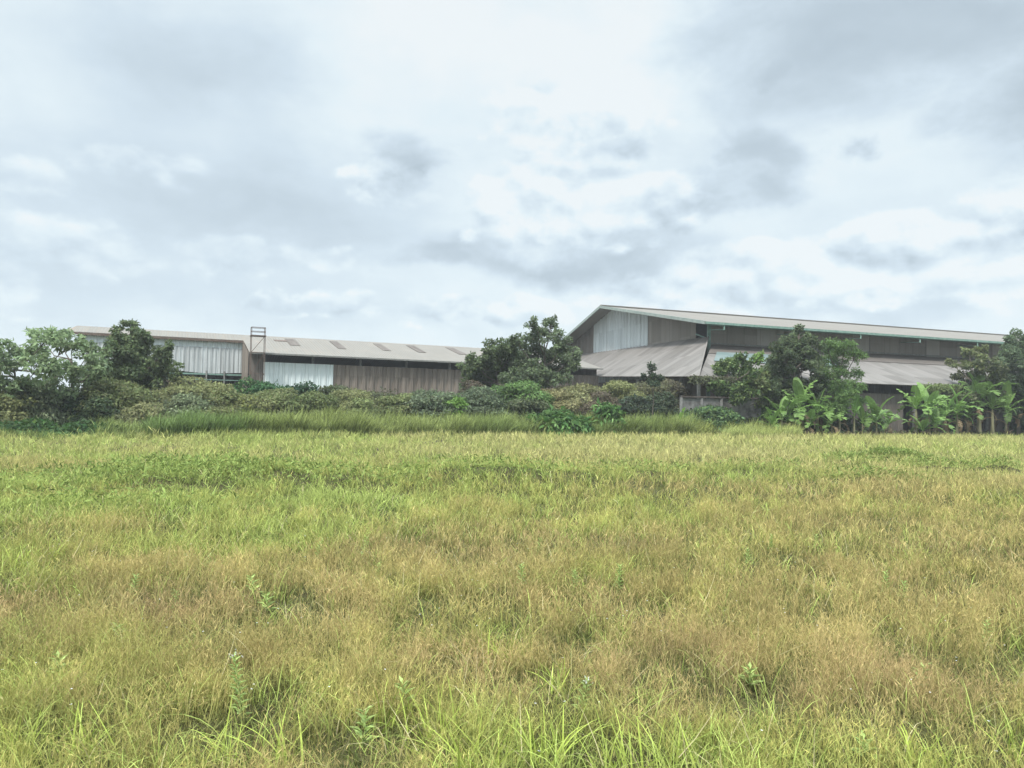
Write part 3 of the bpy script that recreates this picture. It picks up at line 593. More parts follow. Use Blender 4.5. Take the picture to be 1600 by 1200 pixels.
    T = lambda t, c, z: P(tc + t, -1 + c, z); zt = unp(401, 512, P(tc, -1, 0).y).z; zp = unp(401, 524.5, P(tc, -1, 0).y).z
    for t in (-.62, .62):
        for c in (-.4, .5):
            m = MB(); m.beam(T(t, c, 0), T(t, c, zt), .045); m.build('post', M['dark_steel'], tw)
    m = MB(); m.slab([T(-.7, -.5, zp), T(.7, -.5, zp), T(.7, .6, zp), T(-.7, .6, zp)], .07); m.build('platform', M['dark_steel'], tw)
    for z in (zt, (zt + zp) / 2):
        m = MB(); m.beam(T(-.62, -.4, z), T(.62, -.4, z), .05); m.beam(T(-.62, .5, z), T(.62, .5, z), .05); m.beam(T(-.62, -.4, z), T(-.62, .5, z), .05); m.beam(T(.62, -.4, z), T(.62, .5, z), .05); m.build('rail', M['dark_steel'], tw)
    for z0, z1 in ((1, 3), (3, 5), (5, 7), (7, zp)):
        m = MB(); m.beam(T(-.62, -.4, z1), T(.62, -.4, z1), .06); m.beam(T(-.62, -.4, z0), T(.62, -.4, z1), .05); m.build('brace', M['dark_steel'], tw)
left_warehouse()

# ------------------------------------------------------------------ concrete wall in front of the lean-to
def conc_wall():
    a = ra; p = unp(1064, 650, 61.8); p.z = 0; px_end = 1187; top = unp(1120, 623, 62.5).z
    t = (px_end - 800) / F; L = (t * p.y - p.x) / (a.x - t * a.y); root = empty('concrete_wall', p, 'stained grey precast concrete panel wall under the lean-to corner', 'wall'); k = 4
    for i in range(k + 1):
        q = p + a * (L * i / k); m = MB(); m.beam(q, q + Vector((0, 0, top + .05)), .22); m.build('post', M['post_conc'], root)
    for i in range(k):
        for j in range(3):
            q0 = p + a * (L * i / k + .11); q1 = p + a * (L * (i + 1) / k - .11); z0 = top * j / 3 + .012; z1 = top * (j + 1) / 3 - .012; off = rb * .04
            m = MB(); zz = (z0 + z1) / 2; m.beam(q0 + off + Vector((0, 0, zz)), q1 + off + Vector((0, 0, zz)), .09, z1 - z0); m.build('panel', M['concrete'], root)
    m = MB(); m.beam(p + Vector((0, 0, top + .13)), p + a * L + Vector((0, 0, top + .13)), .3, .14); m.build('coping', M['timber'], root)
conc_wall()

# ------------------------------------------------------------------ trees and shrubs
DK = (.125, .165, .078); MD = (.14, .19, .085); PL = (.20, .265, .14); BR = (.19, .205, .09); BR2 = (.23, .235, .115); BG = (.18, .30, .075); OL = (.16, .19, .08); GY = (.15, .18, .10); YB = (.25, .235, .115)
def blob_leaves(cen, rad, n, size, colr, out=.75, droop=.15, flat=1.0, shell=.55, cvar=.22, tipc=None, wr=.5):
    d = norm(rng.normal(0, 1, (n, 3))); r = shell + (1 - shell) * rng.random(n) ** .5
    bump = .8 + .4 * vnoise(d[:, 0] * 3 + cen[0], d[:, 1] * 3 + d[:, 2] * 2 + cen[2], 1, int(abs(cen[0] * 7)) % 50)
    P = np.array(cen) + d * (r * bump)[:, None] * np.array(rad)
    nr = norm(d * out + rng.normal(0, .5, (n, 3)) + np.array((0, 0, .5))); ax = norm(rng.normal(0, 1, (n, 3)) + d * .7 + np.array((0, 0, -droop))); ax = norm(ax - nr * (ax * nr).sum(1, keepdims=True) * .7)
    sz = size * rng.uniform(.6, 1.35, n); c = np.array(colr) * rng.uniform(1 - cvar, 1 + cvar, (n, 1)) * np.array((1, 1, 1)) + rng.normal(0, .006, (n, 3))
    if tipc is not None: k = rng.random(n) < .18; c[k] = np.array(tipc) * rng.uniform(.8, 1.2, (k.sum(), 1))
    return leaves(P, ax, nr, sz, sz * wr, np.clip(c, .01, 1))
def tree(name, px, Y, blobs, label, cat='tree', colr=MD, size=.22, dens=1.0, tr=.16, group=None, tipc=None, bark=(.14, .12, .10), depth=.8, nlimb=None, lean=0, cvar=.25, airy=.5, wr=.5):
    """blobs: (px, py, rx px, ry px) of the leaf masses as seen; each gets its own depth inside the crown"""
    size *= 1.25; X = (px - 800) / F * Y; o = Vector((X, Y, float(gz(X, Y)))); root = empty(name, o, label, cat, group); cr = []; wd = []
    xs = [b[0] for b in blobs]; Wm = (max(xs) - min(xs)) / F * Y * .5 + .5
    top = max((unp(b[0], b[1], Y).z for b in blobs)); fork = Vector((lean, 0, .30 * top))
    wd.append(tube([(0, 0, -.1), (lean * .5, .02, fork.z * .55), fork], [tr * 1.3, tr, tr * .9], 9, bark))
    apex = Vector((lean * 1.6, 0, top * .8)); mid = fork.lerp(apex, .5) + Vector((.1, .05, 0)); wd.append(tube([fork, mid, apex], [tr * .85, tr * .6, tr * .2], 7, bark))
    for i, bl in enumerate(blobs):
        yo = rng.uniform(-1, 1) * Wm * depth; c = unp(bl[0], bl[1], Y + yo); rx = bl[2] / F * Y; rz_ = bl[3] / F * Y; lc = c - o
        shade = rng.uniform(.8, 1.25); cc = np.array(bl[4] if len(bl) > 4 else colr) * shade
        # sub-clumps make the outline uneven and leave gaps
        ns = max(6, int(15 * (rx * rz_) ** .5)); lim = []
        for k in range(ns):
            dd = Vector(rng.normal(0, 1, 3)).normalized(); q = lc + Vector((dd.x * rx, dd.y * rx * .9, dd.z * rz_)) * rng.uniform(.35, 1.05); r = rng.uniform(.18, .42) * (rx + rz_) * .5
            n = int(dens * 58 * (r / size) ** 1.75) + 14
            cr.append(blob_leaves(q, (r, r, r * .72), n, size, cc * rng.uniform(.8, 1.2), cvar=cvar, tipc=tipc, shell=airy, wr=wr)); lim.append(q)
        st = fork.lerp(apex, min(1, max(0, (lc.z - fork.z) / max(.5, apex.z - fork.z)) * .6)); m = st.lerp(lc, .5) + Vector((0, 0, -.15 * (lc - st).length))
        wd.append(tube([st, m, lc], [tr * .5, tr * .34, tr * .16], 6, bark))
        for q in lim[:max(3, ns // 2)]: wd.append(tube([m.lerp(lc, .6), q.lerp(lc, .3), q], [tr * .18, tr * .12, .012], 5, bark))
    V, Q, C = cat_geo(wd); np_obj('trunk', V, Q, C, M_BARK, root, True); V, Q, C = cat_geo(cr); np_obj('crown', V, Q, C, M_LEAF, root)
    return root
def shrub(px, pyt, wpx, Y, label, colr, size=.16, dens=1.0, group='shrubs along the far edge of the field', name='shrub', cat='shrub', tipc=None, hfac=1.0, cvar=.3, wr=.5, lumps=None, droop=.15):
    size *= 1.45; X = (px - 800) / F * Y; base = Vector((X, Y, float(gz(X, Y)) - .02)); top = unp(px, pyt, Y).z * hfac; r = wpx / F * Y / 2
    root = empty(name, base, label, cat, group); cr = []; wd = []; n_l = lumps or max(20, int(20 * r))
    for k in range(n_l):
        th = rng.uniform(0, 6.283); el = math.asin(rng.uniform(.0, 1)); q = Vector((math.cos(th) * math.cos(el) * r * .8, math.sin(th) * math.cos(el) * r * .7, max(.25, math.sin(el) * (top - .5)))) * rng.uniform(.8, 1.02)
        s = rng.uniform(.18, .40) * (r * .5 + top * .25); n = int(dens * 46 * (s / size) ** 1.8) + 12
        cr.append(blob_leaves(q, (s * 1.35, s * 1.2, s * .5), n, size, np.array(colr) * rng.uniform(.75, 1.3), cvar=cvar, tipc=tipc, wr=wr, droop=droop)); wd.append(tube([(0, 0, 0), q * .5 + Vector((0, 0, .1)), q], [.04, .03, .012], 5, (.13, .11, .09)))
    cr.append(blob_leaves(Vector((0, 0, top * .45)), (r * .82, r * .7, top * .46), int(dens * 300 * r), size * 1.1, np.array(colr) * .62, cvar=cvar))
    V, Q, C = cat_geo(wd); np_obj('stems', V, Q, C, M_BARK, root, True); V, Q, C = cat_geo(cr); np_obj('foliage', V, Q, C, M_LEAF, root); return root

# --- left group
tree('tree', 20, 46, [(5, 560, 34, 24), (40, 545, 34, 18), (75, 528, 34, 12, PL), (110, 538, 30, 14), (60, 575, 36, 22), (20, 600, 30, 18), (105, 580, 32, 24), (-30, 560, 34, 30), (-70, 575, 40, 30)],
     'pale green spreading tree at the far left edge', colr=PL, size=.26, dens=.30, tr=.12, airy=.4, tipc=(.2, .28, .13))
tree('tree', 110, 48, [(95, 525, 30, 8, PL), (140, 550, 26, 18), (125, 590, 28, 20), (150, 575, 22, 24), (90, 610, 30, 18), (60, 520, 24, 7, PL)],
     'light green tree with flat airy top, left of the dark tree', colr=PL, size=.24, dens=.33, tr=.10, airy=.4)
tree('tree', 195, 52, [(205, 510, 16, 11), (182, 525, 10, 14), (215, 532, 22, 18), (178, 553, 30, 20), (215, 560, 34, 26), (160, 580, 28, 22), (230, 585, 36, 22), (195, 595, 44, 20), (190, 540, 26, 16), (200, 575, 40, 20), (252, 560, 16, 20)],
     'dark green tree with a narrow top in front of the pale roof', colr=DK, size=.22, dens=.8, tr=.15)
tree('small_tree', 262, 52, [(262, 548, 10, 14), (250, 570, 20, 16), (272, 580, 14, 14), (255, 592, 26, 14)], 'small dark tree before the stained white wall', colr=DK, size=.2, dens=.8, tr=.08)
# --- centre group
tree('tree', 775, 66, [(745, 568, 20, 16), (775, 555, 22, 20), (790, 545, 20, 14), (760, 575, 30, 20), (810, 570, 22, 20), (800, 548, 16, 16), (760, 590, 30, 18), (795, 580, 22, 22), (740, 595, 22, 20), (725, 575, 12, 12)],
     'low dark tree at the right end of the brown wall', colr=DK, size=.22, dens=.85, tr=.13)
tree('tree', 850, 65, [(862, 503, 15, 11), (838, 508, 15, 11), (850, 525, 32, 14), (820, 540, 24, 14), (812, 562, 22, 16), (798, 590, 24, 14), (878, 538, 20, 20), (850, 552, 34, 17), (825, 572, 26, 17), (870, 570, 32, 18), (893, 560, 16, 18), (850, 592, 44, 14), (805, 532, 12, 9)],
     'tall airy tree left of the white gable', colr=(.125, .165, .085), size=.22, dens=.62, tr=.15, airy=.45, tipc=(.16, .19, .13))
tree('small_tree', 1020, 60, [(1020, 572, 7, 9), (1014, 584, 10, 9), (1028, 588, 10, 9), (1020, 598, 14, 8)], 'thin sapling in front of the lean-to roof', colr=(.06, .085, .05), size=.16, dens=.8, tr=.05)
# --- right group
tree('tree', 1150, 63.9, [(1130, 572, 16, 16), (1158, 568, 18, 14), (1145, 590, 26, 20), (1172, 590, 18, 20), (1125, 605, 16, 14), (1165, 612, 24, 16), (1185, 560, 8, 10, BG), (1192, 600, 14, 16, OL), (1150, 600, 32, 18), (1188, 625, 16, 14, OL)],
     'mid green broadleaf tree above the concrete wall', colr=(.10, .155, .055), size=.28, dens=.8, tr=.11, tipc=(.22, .28, .11))
tree('tree', 1240, 65.6, [(1250, 518, 14, 10), (1238, 532, 24, 14), (1262, 545, 26, 20), (1225, 560, 26, 22), (1255, 575, 34, 24), (1215, 590, 24, 24), (1240, 608, 38, 24), (1280, 600, 18, 26), (1205, 570, 14, 16), (1225, 625, 30, 20), (1262, 630, 30, 20), (1205, 605, 16, 20)],
     'dense dark green tree in front of the warehouse side wall', colr=(.105, .14, .07), size=.2, dens=.9, tr=.17)
tree('tree', 1312, 66.8, [(1290, 538, 20, 12), (1320, 540, 24, 12), (1338, 555, 16, 12), (1305, 560, 28, 15), (1325, 580, 24, 14), (1300, 590, 24, 18), (1330, 605, 22, 14), (1345, 625, 18, 10), (1285, 570, 18, 16), (1315, 620, 28, 18), (1300, 635, 26, 14)],
     'feathery bright green tree right of the dense dark tree', colr=(.125, .205, .065), size=.24, dens=.8, tr=.12, wr=.25)
tree('tree', 1520, 73.5, [(1515, 552, 14, 9, OL), (1535, 548, 12, 10, OL), (1500, 568, 18, 8, OL), (1530, 572, 24, 10), (1505, 588, 20, 9), (1540, 592, 24, 12), (1488, 566, 8, 5, BR), (1520, 608, 34, 12), (1555, 575, 14, 16), (1510, 622, 30, 14), (1545, 625, 30, 18)],
     'tiered olive green tree beside the right end of the lean-to roof', colr=(.10, .125, .055), size=.26, dens=.75, tr=.13, tipc=(.19, .2, .11))
tree('tree', 1592, 76.5, [(1580, 535, 18, 14), (1605, 530, 24, 16), (1575, 560, 22, 20), (1600, 570, 34, 30), (1580, 605, 30, 24), (1610, 620, 34, 26), (1640, 560, 30, 40), (1585, 640, 30, 20), (1615, 650, 30, 20)],
     'dark bushy tree at the far right edge', colr=(.10, .14, .073), size=.22, dens=.9, tr=.16)

SH = [  # px, top y, width px, extra depth, colour, leaf size, density, label, tip colour
    (-20, 598, 130, 3, BR, .16, .8, 'brownish twiggy shrub at the far left edge', None),
    (45, 592, 110, 4, GY, .16, .6, 'grey-brown bare twiggy shrub under the pale left tree', None),
    (110, 600, 90, 5, (.05, .08, .04), .18, .9, 'dark green shrub below the light flat-topped tree', None),
    (190, 590, 120, 4.5, OL, .15, 1, 'rounded olive shrub below the dark narrow-topped tree', BR2),
    (160, 615, 70, 3, (.07, .10, .05), .15, 1, 'small green-grey shrub in front of the rounded olive shrub', None),
    (245, 600, 90, 5, BR, .14, 1, 'brown-green shrub below the small dark tree', BR2),
    (300, 588, 130, 6, BR, .14, 1, 'broad brownish shrub below the stained white wall', BR2),
    (295, 606, 90, 4, GY, .15, 1, 'grey green shrub in front of the broad brownish shrub', None),
    (360, 604, 90, 5.5, OL, .14, 1, 'olive shrub below the steel tower', (.28, .27, .12)),
    (380, 590, 60, 9, (.06, .12, .045), .18, .9, 'fresh green shrub at the foot of the steel tower', (.14, .22, .08)),
    (420, 590, 56, 9, (.055, .12, .05), .18, 1, 'dark green shrub at the left foot of the white panel', None),
    (470, 592, 56, 9, (.05, .095, .05), .18, 1, 'small round dark shrub in front of the white panel', None),
    (400, 612, 80, 5, BR, .14, 1, 'brown-green shrub behind the left end of the tall grass', (.3, .32, .09)),
    (440, 602, 100, 6.5, OL, .14, 1, 'wide olive shrub below the white panel', BR2),
    (490, 606, 80, 5, (.11, .135, .055), .14, 1, 'green shrub below the right corner of the white panel', None),
    (520, 597, 70, 9, (.09, .11, .055), .15, 1, 'shrub at the joint of the white panel and brown wall', None),
    (550, 606, 100, 6, BR, .14, 1, 'brownish rounded shrub below the brown wall, left part', BR2),
    (560, 620, 60, 4, OL, .13, 1, 'low olive shrub just behind the tall grass, under the brown wall', None),
    (600, 600, 80, 9, (.10, .11, .06), .14, 1, 'tall back shrub against the middle of the brown wall', None),
    (625, 612, 80, 5, OL, .14, 1, 'olive shrub left of the whitish grey shrub', BR2),
    (670, 606, 105, 5, (.11, .14, .08), .17, 1.1, 'whitish grey leafed dense shrub under the right of the brown wall', (.24, .28, .18)),
    (712, 612, 40, 3.5, BG, .2, .8, 'narrow bright green shrub left of the big domed shrub', None),
    (755, 598, 90, 4.5, (.10, .13, .075), .16, 1.1, 'dark grey left half of the big domed thicket', (.19, .23, .14)),
    (808, 586, 95, 5.5, (.10, .165, .055), .17, 1, 'big domed shrub with bright green top below the tall airy tree', (.17, .26, .09)),
    (820, 610, 70, 3.5, (.095, .115, .06), .15, 1, 'grey green shrub in front of the big domed shrub', None),
    (735, 590, 50, 9, (.10, .085, .06), .14, .8, 'brown shrub behind, at the right end of the brown wall', None),
    (868, 598, 70, 6, YB, .13, .9, 'yellow-brown dry shrub right of the domed shrub', BR2),
    (900, 596, 90, 7, BR2, .13, 1, 'brown dry shrub below the left end of the lean-to roof', YB),
    (930, 606, 80, 5, (.13, .11, .075), .13, 1, 'dark brown shrub behind the bright cassava plant', None),
    (965, 594, 90, 8, BR, .14, 1, 'brown-green shrub below the lean-to roof eave', BR2),
    (1010, 592, 90, 8, (.12, .12, .07), .14, 1, 'olive brown shrub around the thin sapling', BR2),
    (990, 615, 80, 4, (.06, .08, .05), .18, 1, 'dark green low shrub right of the bright cassava plant', None),
    (1045, 592, 60, 9, (.11, .10, .065), .14, .9, 'tangled brown shrub left of the open lean-to corner', None),
    (1030, 612, 60, 4.5, (.065, .085, .048), .17, 1, 'dark shrub at the left end of the concrete wall', None),
    (340, 630, 70, 2.5, BR, .13, .8, 'low brown shrub at the left end of the tall grass', None),
    (230, 622, 80, 2.5, BR2, .13, .8, 'low brown shrub left of the tall grass belt', None),
    (1110, 634, 90, -.5, (.07, .115, .05), .2, 1, 'leafy green shrub in the grass before the concrete wall', (.2, .3, .1)),
    (1195, 625, 50, 2, (.10, .16, .055), .24, .8, 'light green shrub at the right end of the concrete wall', (.25, .32, .12)),
    (1170, 650, 60, 1, (.11, .14, .06), .16, .9, 'low shrub at the foot of the concrete wall', None),
    (1600, 645, 70, 1.5, (.06, .11, .04), .2, .9, 'low green shrub at the far right edge', None),
    (1490, 640, 60, 3.5, (.05, .08, .04), .2, .9, 'low dark shrub between the two banana clumps at the right', None),
    (1220, 640, 70, 3, (.08, .10, .05), .2, .8, 'low shrub behind the leftmost banana plant', None),
    (1290, 640, 70, 3.5, (.05, .075, .038), .2, .9, 'low dark shrub behind the banana clump, below the dark tree', None),
    (1350, 640, 50, 3.5, (.06, .09, .045), .2, .9, 'low shrub behind the round-leafed young banana', None),
]
for (px, pt, w, dd, c, s, dn, lab, tp) in SH:
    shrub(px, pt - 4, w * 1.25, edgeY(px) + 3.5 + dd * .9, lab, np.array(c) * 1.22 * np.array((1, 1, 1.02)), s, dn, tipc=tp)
for (px, pt, w, dd, lab) in ((870, 632, 70, .8, 'bright green cassava plant leaning over the tall grass'), (905, 645, 50, .3, 'lower bright green cassava plant right of the leaning one'), (945, 620, 48, 1.6, 'bright green cassava plant before the dark brown shrub'),
                             (845, 640, 40, 1.2, 'small bright cassava plant at the left of its group'), (960, 628, 34, 1.0, 'small bright cassava plant at the right of its group')):
    shrub(px, pt, w, edgeY(px) + dd, lab, (.13, .25, .075), .34, .5, 'bright cassava plants', 'cassava_plant', 'plant', (.22, .36, .13), wr=.3, droop=.9)
for i, (px, pt, w, dd, lab) in enumerate(((15, 655, 80, .5, 'low green weed patch at the far left of the field edge'), (60, 650, 70, 1, 'leafy weed bush below the twiggy shrub'), (95, 660, 60, -.2, 'bright leafy weed bush, left of the pale stalks'), (130, 652, 60, 1, 'green weed bush below the dark shrub'), (165, 658, 50, .5, 'small weed bush left of the tall grass'))):
    shrub(px, pt, w, edgeY(px) + dd + .5, lab, (.09, .17, .06), .2, .8, 'leafy weed bushes at the left edge', 'weed_bush', 'weeds', (.16, .28, .1))

# vines over the lean-to eave
def vine(f0, f1, z0, z1, n, c, label):
    q = E2.lerp(E3, f0); root = empty('vine', q, label, 'vine', None); f = rng.uniform(f0, f1, n); P = np.array([tuple(E2.lerp(E3, t) - q) for t in f])
    P[:, 2] += rng.uniform(z0, z1, n) * rng.random(n) ** .6; off = rng.normal(0, .35, n) + .3; P[:, 0] -= rb.x * off; P[:, 1] -= rb.y * off + P[:, 2] * .0
    cl = vnoise(P[:, 0], P[:, 2], .8, 9) > .35; P = P[cl]; n = len(P); sz = rng.uniform(.15, .34, n)
    V, Q, C = leaves(P, rng.normal(0, 1, (n, 3)) + (0, 0, -1.0), rng.normal(0, .6, (n, 3)) + (0, -1, .6), sz, sz * .5, np.array(c) * rng.uniform(.6, 1.5, (n, 1))); np_obj('leaves', V, Q, C, M_LEAF, root)
    wd = []
    for k in range(26):
        a = E2.lerp(E3, rng.uniform(f0, f1)) - q - rb * .25; d = rng.uniform(.8, abs(z0)); wd.append(tube([a, a + Vector((.1, 0, -d * .5)), a + Vector((rng.normal(0, .2), 0, -d))], [.025, .02, .012], 4, (.12, .10, .07)))
    e0, e1 = E2.lerp(E3, f0) - q - rb * .25, E2.lerp(E3, f1) - q - rb * .25; wd.append(tube([e0, (e0 + e1) / 2, e1], [.03, .03, .03], 4, (.12, .10, .07)))
    V, Q, C = cat_geo(wd); np_obj('stems', V, Q, C, M_BARK, root, True)
vine(.30, .52, -1.7, .15, 9000, (.16, .20, .08), 'green and brown vine hanging from the lean-to eave above the bananas')
vine(-.012, .05, -.9, .1, 800, (.09, .10, .055), 'thin brown vine on the open corner of the lean-to roof')

# ------------------------------------------------------------------ banana plants
def banana(px, dY, h, nl, L, label, seed, dead=3, stems=1, group='banana plants at the right edge of the field', tilt=(0, 0), young=False, colr=(.17, .28, .075)):
    k_ = edgeY(px) / 56; h *= 1.12 * k_; L *= 1.12 * k_; g = np.random.default_rng(seed); Y = edgeY(px) + dY; X = (px - 800) / F * Y; base = Vector((X, Y, float(gz(X, Y)))); root = empty('banana_plant', base, label, 'banana plant', group)
    top = Vector((tilt[0], tilt[1], h)); mid = Vector((tilt[0] * .3, tilt[1] * .3, h * .5)); V, Q, C = tube([(0, 0, -.05), (0, 0, h * .15), mid, top * .85, top], [.15 * h / 1.8, .12 * h / 1.8, .09 * h / 1.8, .07 * h / 1.8, .04], 9, (.20, .19, .11))
    C = C * (1 + .35 * np.sin(np.arange(len(C)) * 2.3))[:, None]; np_obj('stem', V, Q, C, M_BARK, root, True)
    def leaf(az, el, ln, wd, bend, c, name, start=None, tear=.25):
        st = start or top; n = 16; P = [np.array(tuple(st))]; e = el; step = ln / n; d = None; dirs = []
        for i in range(n):
            d = np.array((math.cos(az) * math.cos(e), math.sin(az) * math.cos(e), math.sin(e))); dirs.append(d); P.append(P[-1] + d * step); e -= bend / n * (.5 + i / n)
        dirs.append(d); side = np.array((-math.sin(az), math.cos(az), 0)); parts = []; pet = int(n * .16)
        for sg in (-1, 1):
            for i in range(pet, n):
                if g.random() < tear * .35: continue
                f0, f1 = (i - pet) / (n - pet), (i + 1 - pet) / (n - pet); wf = lambda f: wd * .5 * (math.sin(math.pi * min(1, f * .92 + .06)) ** .55)
                a0, a1 = wf(f0), wf(f1) if f1 < 1 else .03; gap = step * g.uniform(0, .30) if g.random() < tear else 0
                up0 = np.cross(dirs[i], side) * -1; up0 = up0 * (1 if up0[2] > 0 else -1); dr = g.uniform(.0, .5) * tear * 1.5 + .1; v = .35 - dr
                p0 = P[i] + dirs[i] * gap * .3; p1 = P[i + 1]; q0 = p0 + side * sg * a0 * .96 + up0 * a0 * v + dirs[i] * (.10 + gap * .5); q1 = p1 + side * sg * a1 * .96 + up0 * a1 * v + dirs[i] * (.10 - gap)
                m0 = (p0 + q0) / 2 + up0 * a0 * .12; m1 = (p1 + q1) / 2 + up0 * a1 * .12; cc = np.array(c) * g.uniform(.88, 1.12)
                if sg > 0: vv = [p0, p1, m1, m0, m0, m1, q1, q0]
                else: vv = [p1, p0, m0, m1, m1, m0, q0, q1]
                parts.append((np.array(vv), np.array([[0, 1, 2, 3], [4, 5, 6, 7]]), np.tile(cc, (8, 1))))
        parts.append(tube(P, [.03 * (1 - i / (n + 1)) + .006 for i in range(n + 1)], 5, tuple(np.array(c) * 1.4))); V, Q, C = cat_geo(parts); return np_obj(name, V, Q, C, M_BANANA, root, False)
    a0 = g.uniform(0, 6.28)
    nl = nl + 2 if nl > 4 else nl
    for k in range(nl):
        az = a0 + k * 2.4 + g.normal(0, .2); f = k / max(1, nl - 1); el = (1.45 - f * 1.0) + g.normal(0, .1); c = np.array(colr) * g.uniform(.75, 1.35)
        leaf(az, el, L * g.uniform(.8, 1.1), L * .31 * g.uniform(.85, 1.15), .4 + f * 1.5 + g.uniform(0, .4), c, 'leaf', tear=.1 if (young or k < 2) else .7)
    for k in range(dead):
        az = g.uniform(0, 6.28); leaf(az, .2, L * g.uniform(.5, .8), L * .14, 2.6, np.array((.20, .15, .085)) * g.uniform(.6, 1.3), 'dead_leaf', start=Vector((top.x * .7, top.y * .7, h * g.uniform(.6, .9))), tear=.6)
    return root
banana(1208, .8, .7, 6, 1.7, 'low banana plant at the left end of the banana row', 1, 1)
banana(1250, 1.2, 2.0, 8, 2.4, 'tall banana plant below the dense dark tree', 2, 4)
banana(1278, 1.8, 1.7, 7, 2.2, 'banana plant right of the tall one under the dense dark tree', 3, 4)
banana(1300, .6, 1.0, 6, 1.9, 'short banana plant with drooping brown edged leaves', 4, 4)
banana(1232, 2.2, 1.1, 6, 1.9, 'banana plant behind the left end of the row', 14, 3)
banana(1335, 1.0, 1.5, 3, 1.7, 'young banana plant with one upright rounded pale leaf', 5, 0, young=True, colr=(.18, .33, .08))
banana(1370, 1.0, 1.2, 7, 1.9, 'banana plant just left of the dark doorway', 6, 2)
banana(1348, 2.0, 1.0, 5, 1.6, 'small banana plant between the young one and the doorway', 16, 2)
banana(1432, 1.4, 2.0, 7, 1.9, 'banana plant right of the dark doorway', 7, 3, colr=(.16, .27, .06))
banana(1452, .8, 1.8, 7, 2.2, 'broad leafed banana plant below the lean-to roof end', 8, 3)
banana(1478, 1.8, 1.5, 7, 2.1, 'banana plant in the middle of the right clump', 9, 4)
banana(1442, .2, .5, 5, 1.5, 'small banana sucker at the foot of the broad leafed plant', 10, 1, young=True)
banana(1530, 1.2, 2.5, 8, 2.5, 'tallest banana plant in front of the tiered olive tree', 11, 5)
banana(1551, .8, 2.0, 7, 2.1, 'banana plant with pale stem right of the tallest one', 12, 3)
banana(1512, 2.0, 1.4, 6, 2.0, 'banana plant with hanging brown leaves left of the tallest one', 13, 5)
banana(1606, .8, 2.6, 8, 2.8, 'banana plant at the far right edge with a long arching leaf', 15, 2)
banana(1062, 1.5, .9, 2, 1.5, 'single pale banana shoot by the concrete wall', 17, 0, group=None, young=True, colr=(.24, .40, .10))
banana(1120, 2.0, .6, 5, 1.3, 'low banana plant in front of the concrete wall', 18, 0, group=None)

banana(1222, .6, 1.4, 6, 1.9, 'banana plant with low spreading leaves left of the tall one', 21, 3)
banana(1266, .4, .8, 6, 1.7, 'low banana plant in front of the tall one', 22, 3)
banana(1312, 1.6, 1.6, 7, 1.9, 'banana plant just left of the young upright one', 23, 4)
banana(1388, 1.8, .9, 5, 1.4, 'small banana plant touching the left edge of the doorway', 24, 2)
banana(1462, .3, .8, 6, 1.8, 'low banana plant at the front of the right clump', 25, 4)
banana(1496, .6, 1.7, 7, 2.0, 'banana plant at the right side of the right clump', 26, 5)
banana(1572, 1.4, 1.7, 7, 2.1, 'banana plant between the pale stemmed one and the far right one', 27, 4)

# litter and dark undergrowth at the banana feet
def litter():
    n = 9000; px = rng.uniform(1190, 1660, n); Y = 2.0 * F / (685 - (640 + .0175 * (px - 800))) + rng.normal(1.8, .8, n); X = (px - 800) / F * Y; P = np.stack([X, Y, rng.random(n) ** 2 * .55], 1)
    k = vnoise(X, Y, 1.2, 77) > .35; P = P[k]; n = len(P); c = np.where((rng.random(n) < .5)[:, None], np.array((.13, .10, .065)), np.array((.08, .11, .045))) * rng.uniform(.5, 1.5, (n, 1)); s = rng.uniform(.15, .5, n)
    V, Q, C = leaves(P, rng.normal(0, 1, (n, 3)) * (1, 1, .6) + (0, 0, .3), rng.normal(0, .6, (n, 3)) + (0, -.4, 1), s, s * .3, c); o = np_obj('leaf_litter', V, Q, C, M_LEAF); tag(o, 'dead brown leaves and undergrowth heaped under the banana plants', 'undergrowth', kind='stuff')
litter()

# ------------------------------------------------------------------ weeds and tussocks in the near field
def gpt(px, py):
    d = ray(px, py); t = -CAM_H / d.z; p = Vector((0, 0, CAM_H)) + d * t; p.z = float(gz(p.x, p.y)); return p
def weed(px, py, h, label, broad=False, flowers=False, colr=(.27, .35, .12)):
    h *= .82
    o = gpt(px, py); root = empty('weed', o, label, 'weed', 'leafy weeds in the field'); lv = []; top = Vector((rng.normal(0, .04), rng.normal(0, .04), h))
    V, Q, C = tube([(0, 0, 0), top * .5 + Vector((.01, 0, 0)), top], [.006, .004, .002], 5, (.2, .26, .09)); np_obj('stem', V, Q, C, M_BARK, root, True)
    k = int(h * (90 if not broad else 50)) + 5; s = np.linspace(.15, 1, k); a = np.arange(k) * 2.4; P = np.outer(s, np.array(tuple(top))); sz = (.10 if broad else .062) * (1.1 - .6 * s) + .02
    ax = np.stack([np.cos(a), np.sin(a), .35 + .5 * s], 1); V, Q, C = leaves(P, ax, np.tile((0., 0, 1), (k, 1)), sz, sz * (.36 if broad else .32), np.array(colr) * rng.uniform(1.0, 1.7, (k, 1)))
    np_obj('leaves', V, Q, C, M_GRASS, root)
    if flowers:
        n = 12; P = np.array(tuple(top)) + rng.normal(0, .022, (n, 3)) + (0, 0, .02); q = []
        for j in range(3): q.append(leaves(P, rng.normal(0, 1, (n, 3)), rng.normal(0, 1, (n, 3)), .009, .007, np.full((n, 3), .6)))
        V, Q, C = cat_geo(q); np_obj('flower', V, Q, C, M_GRASS, root)
    return root
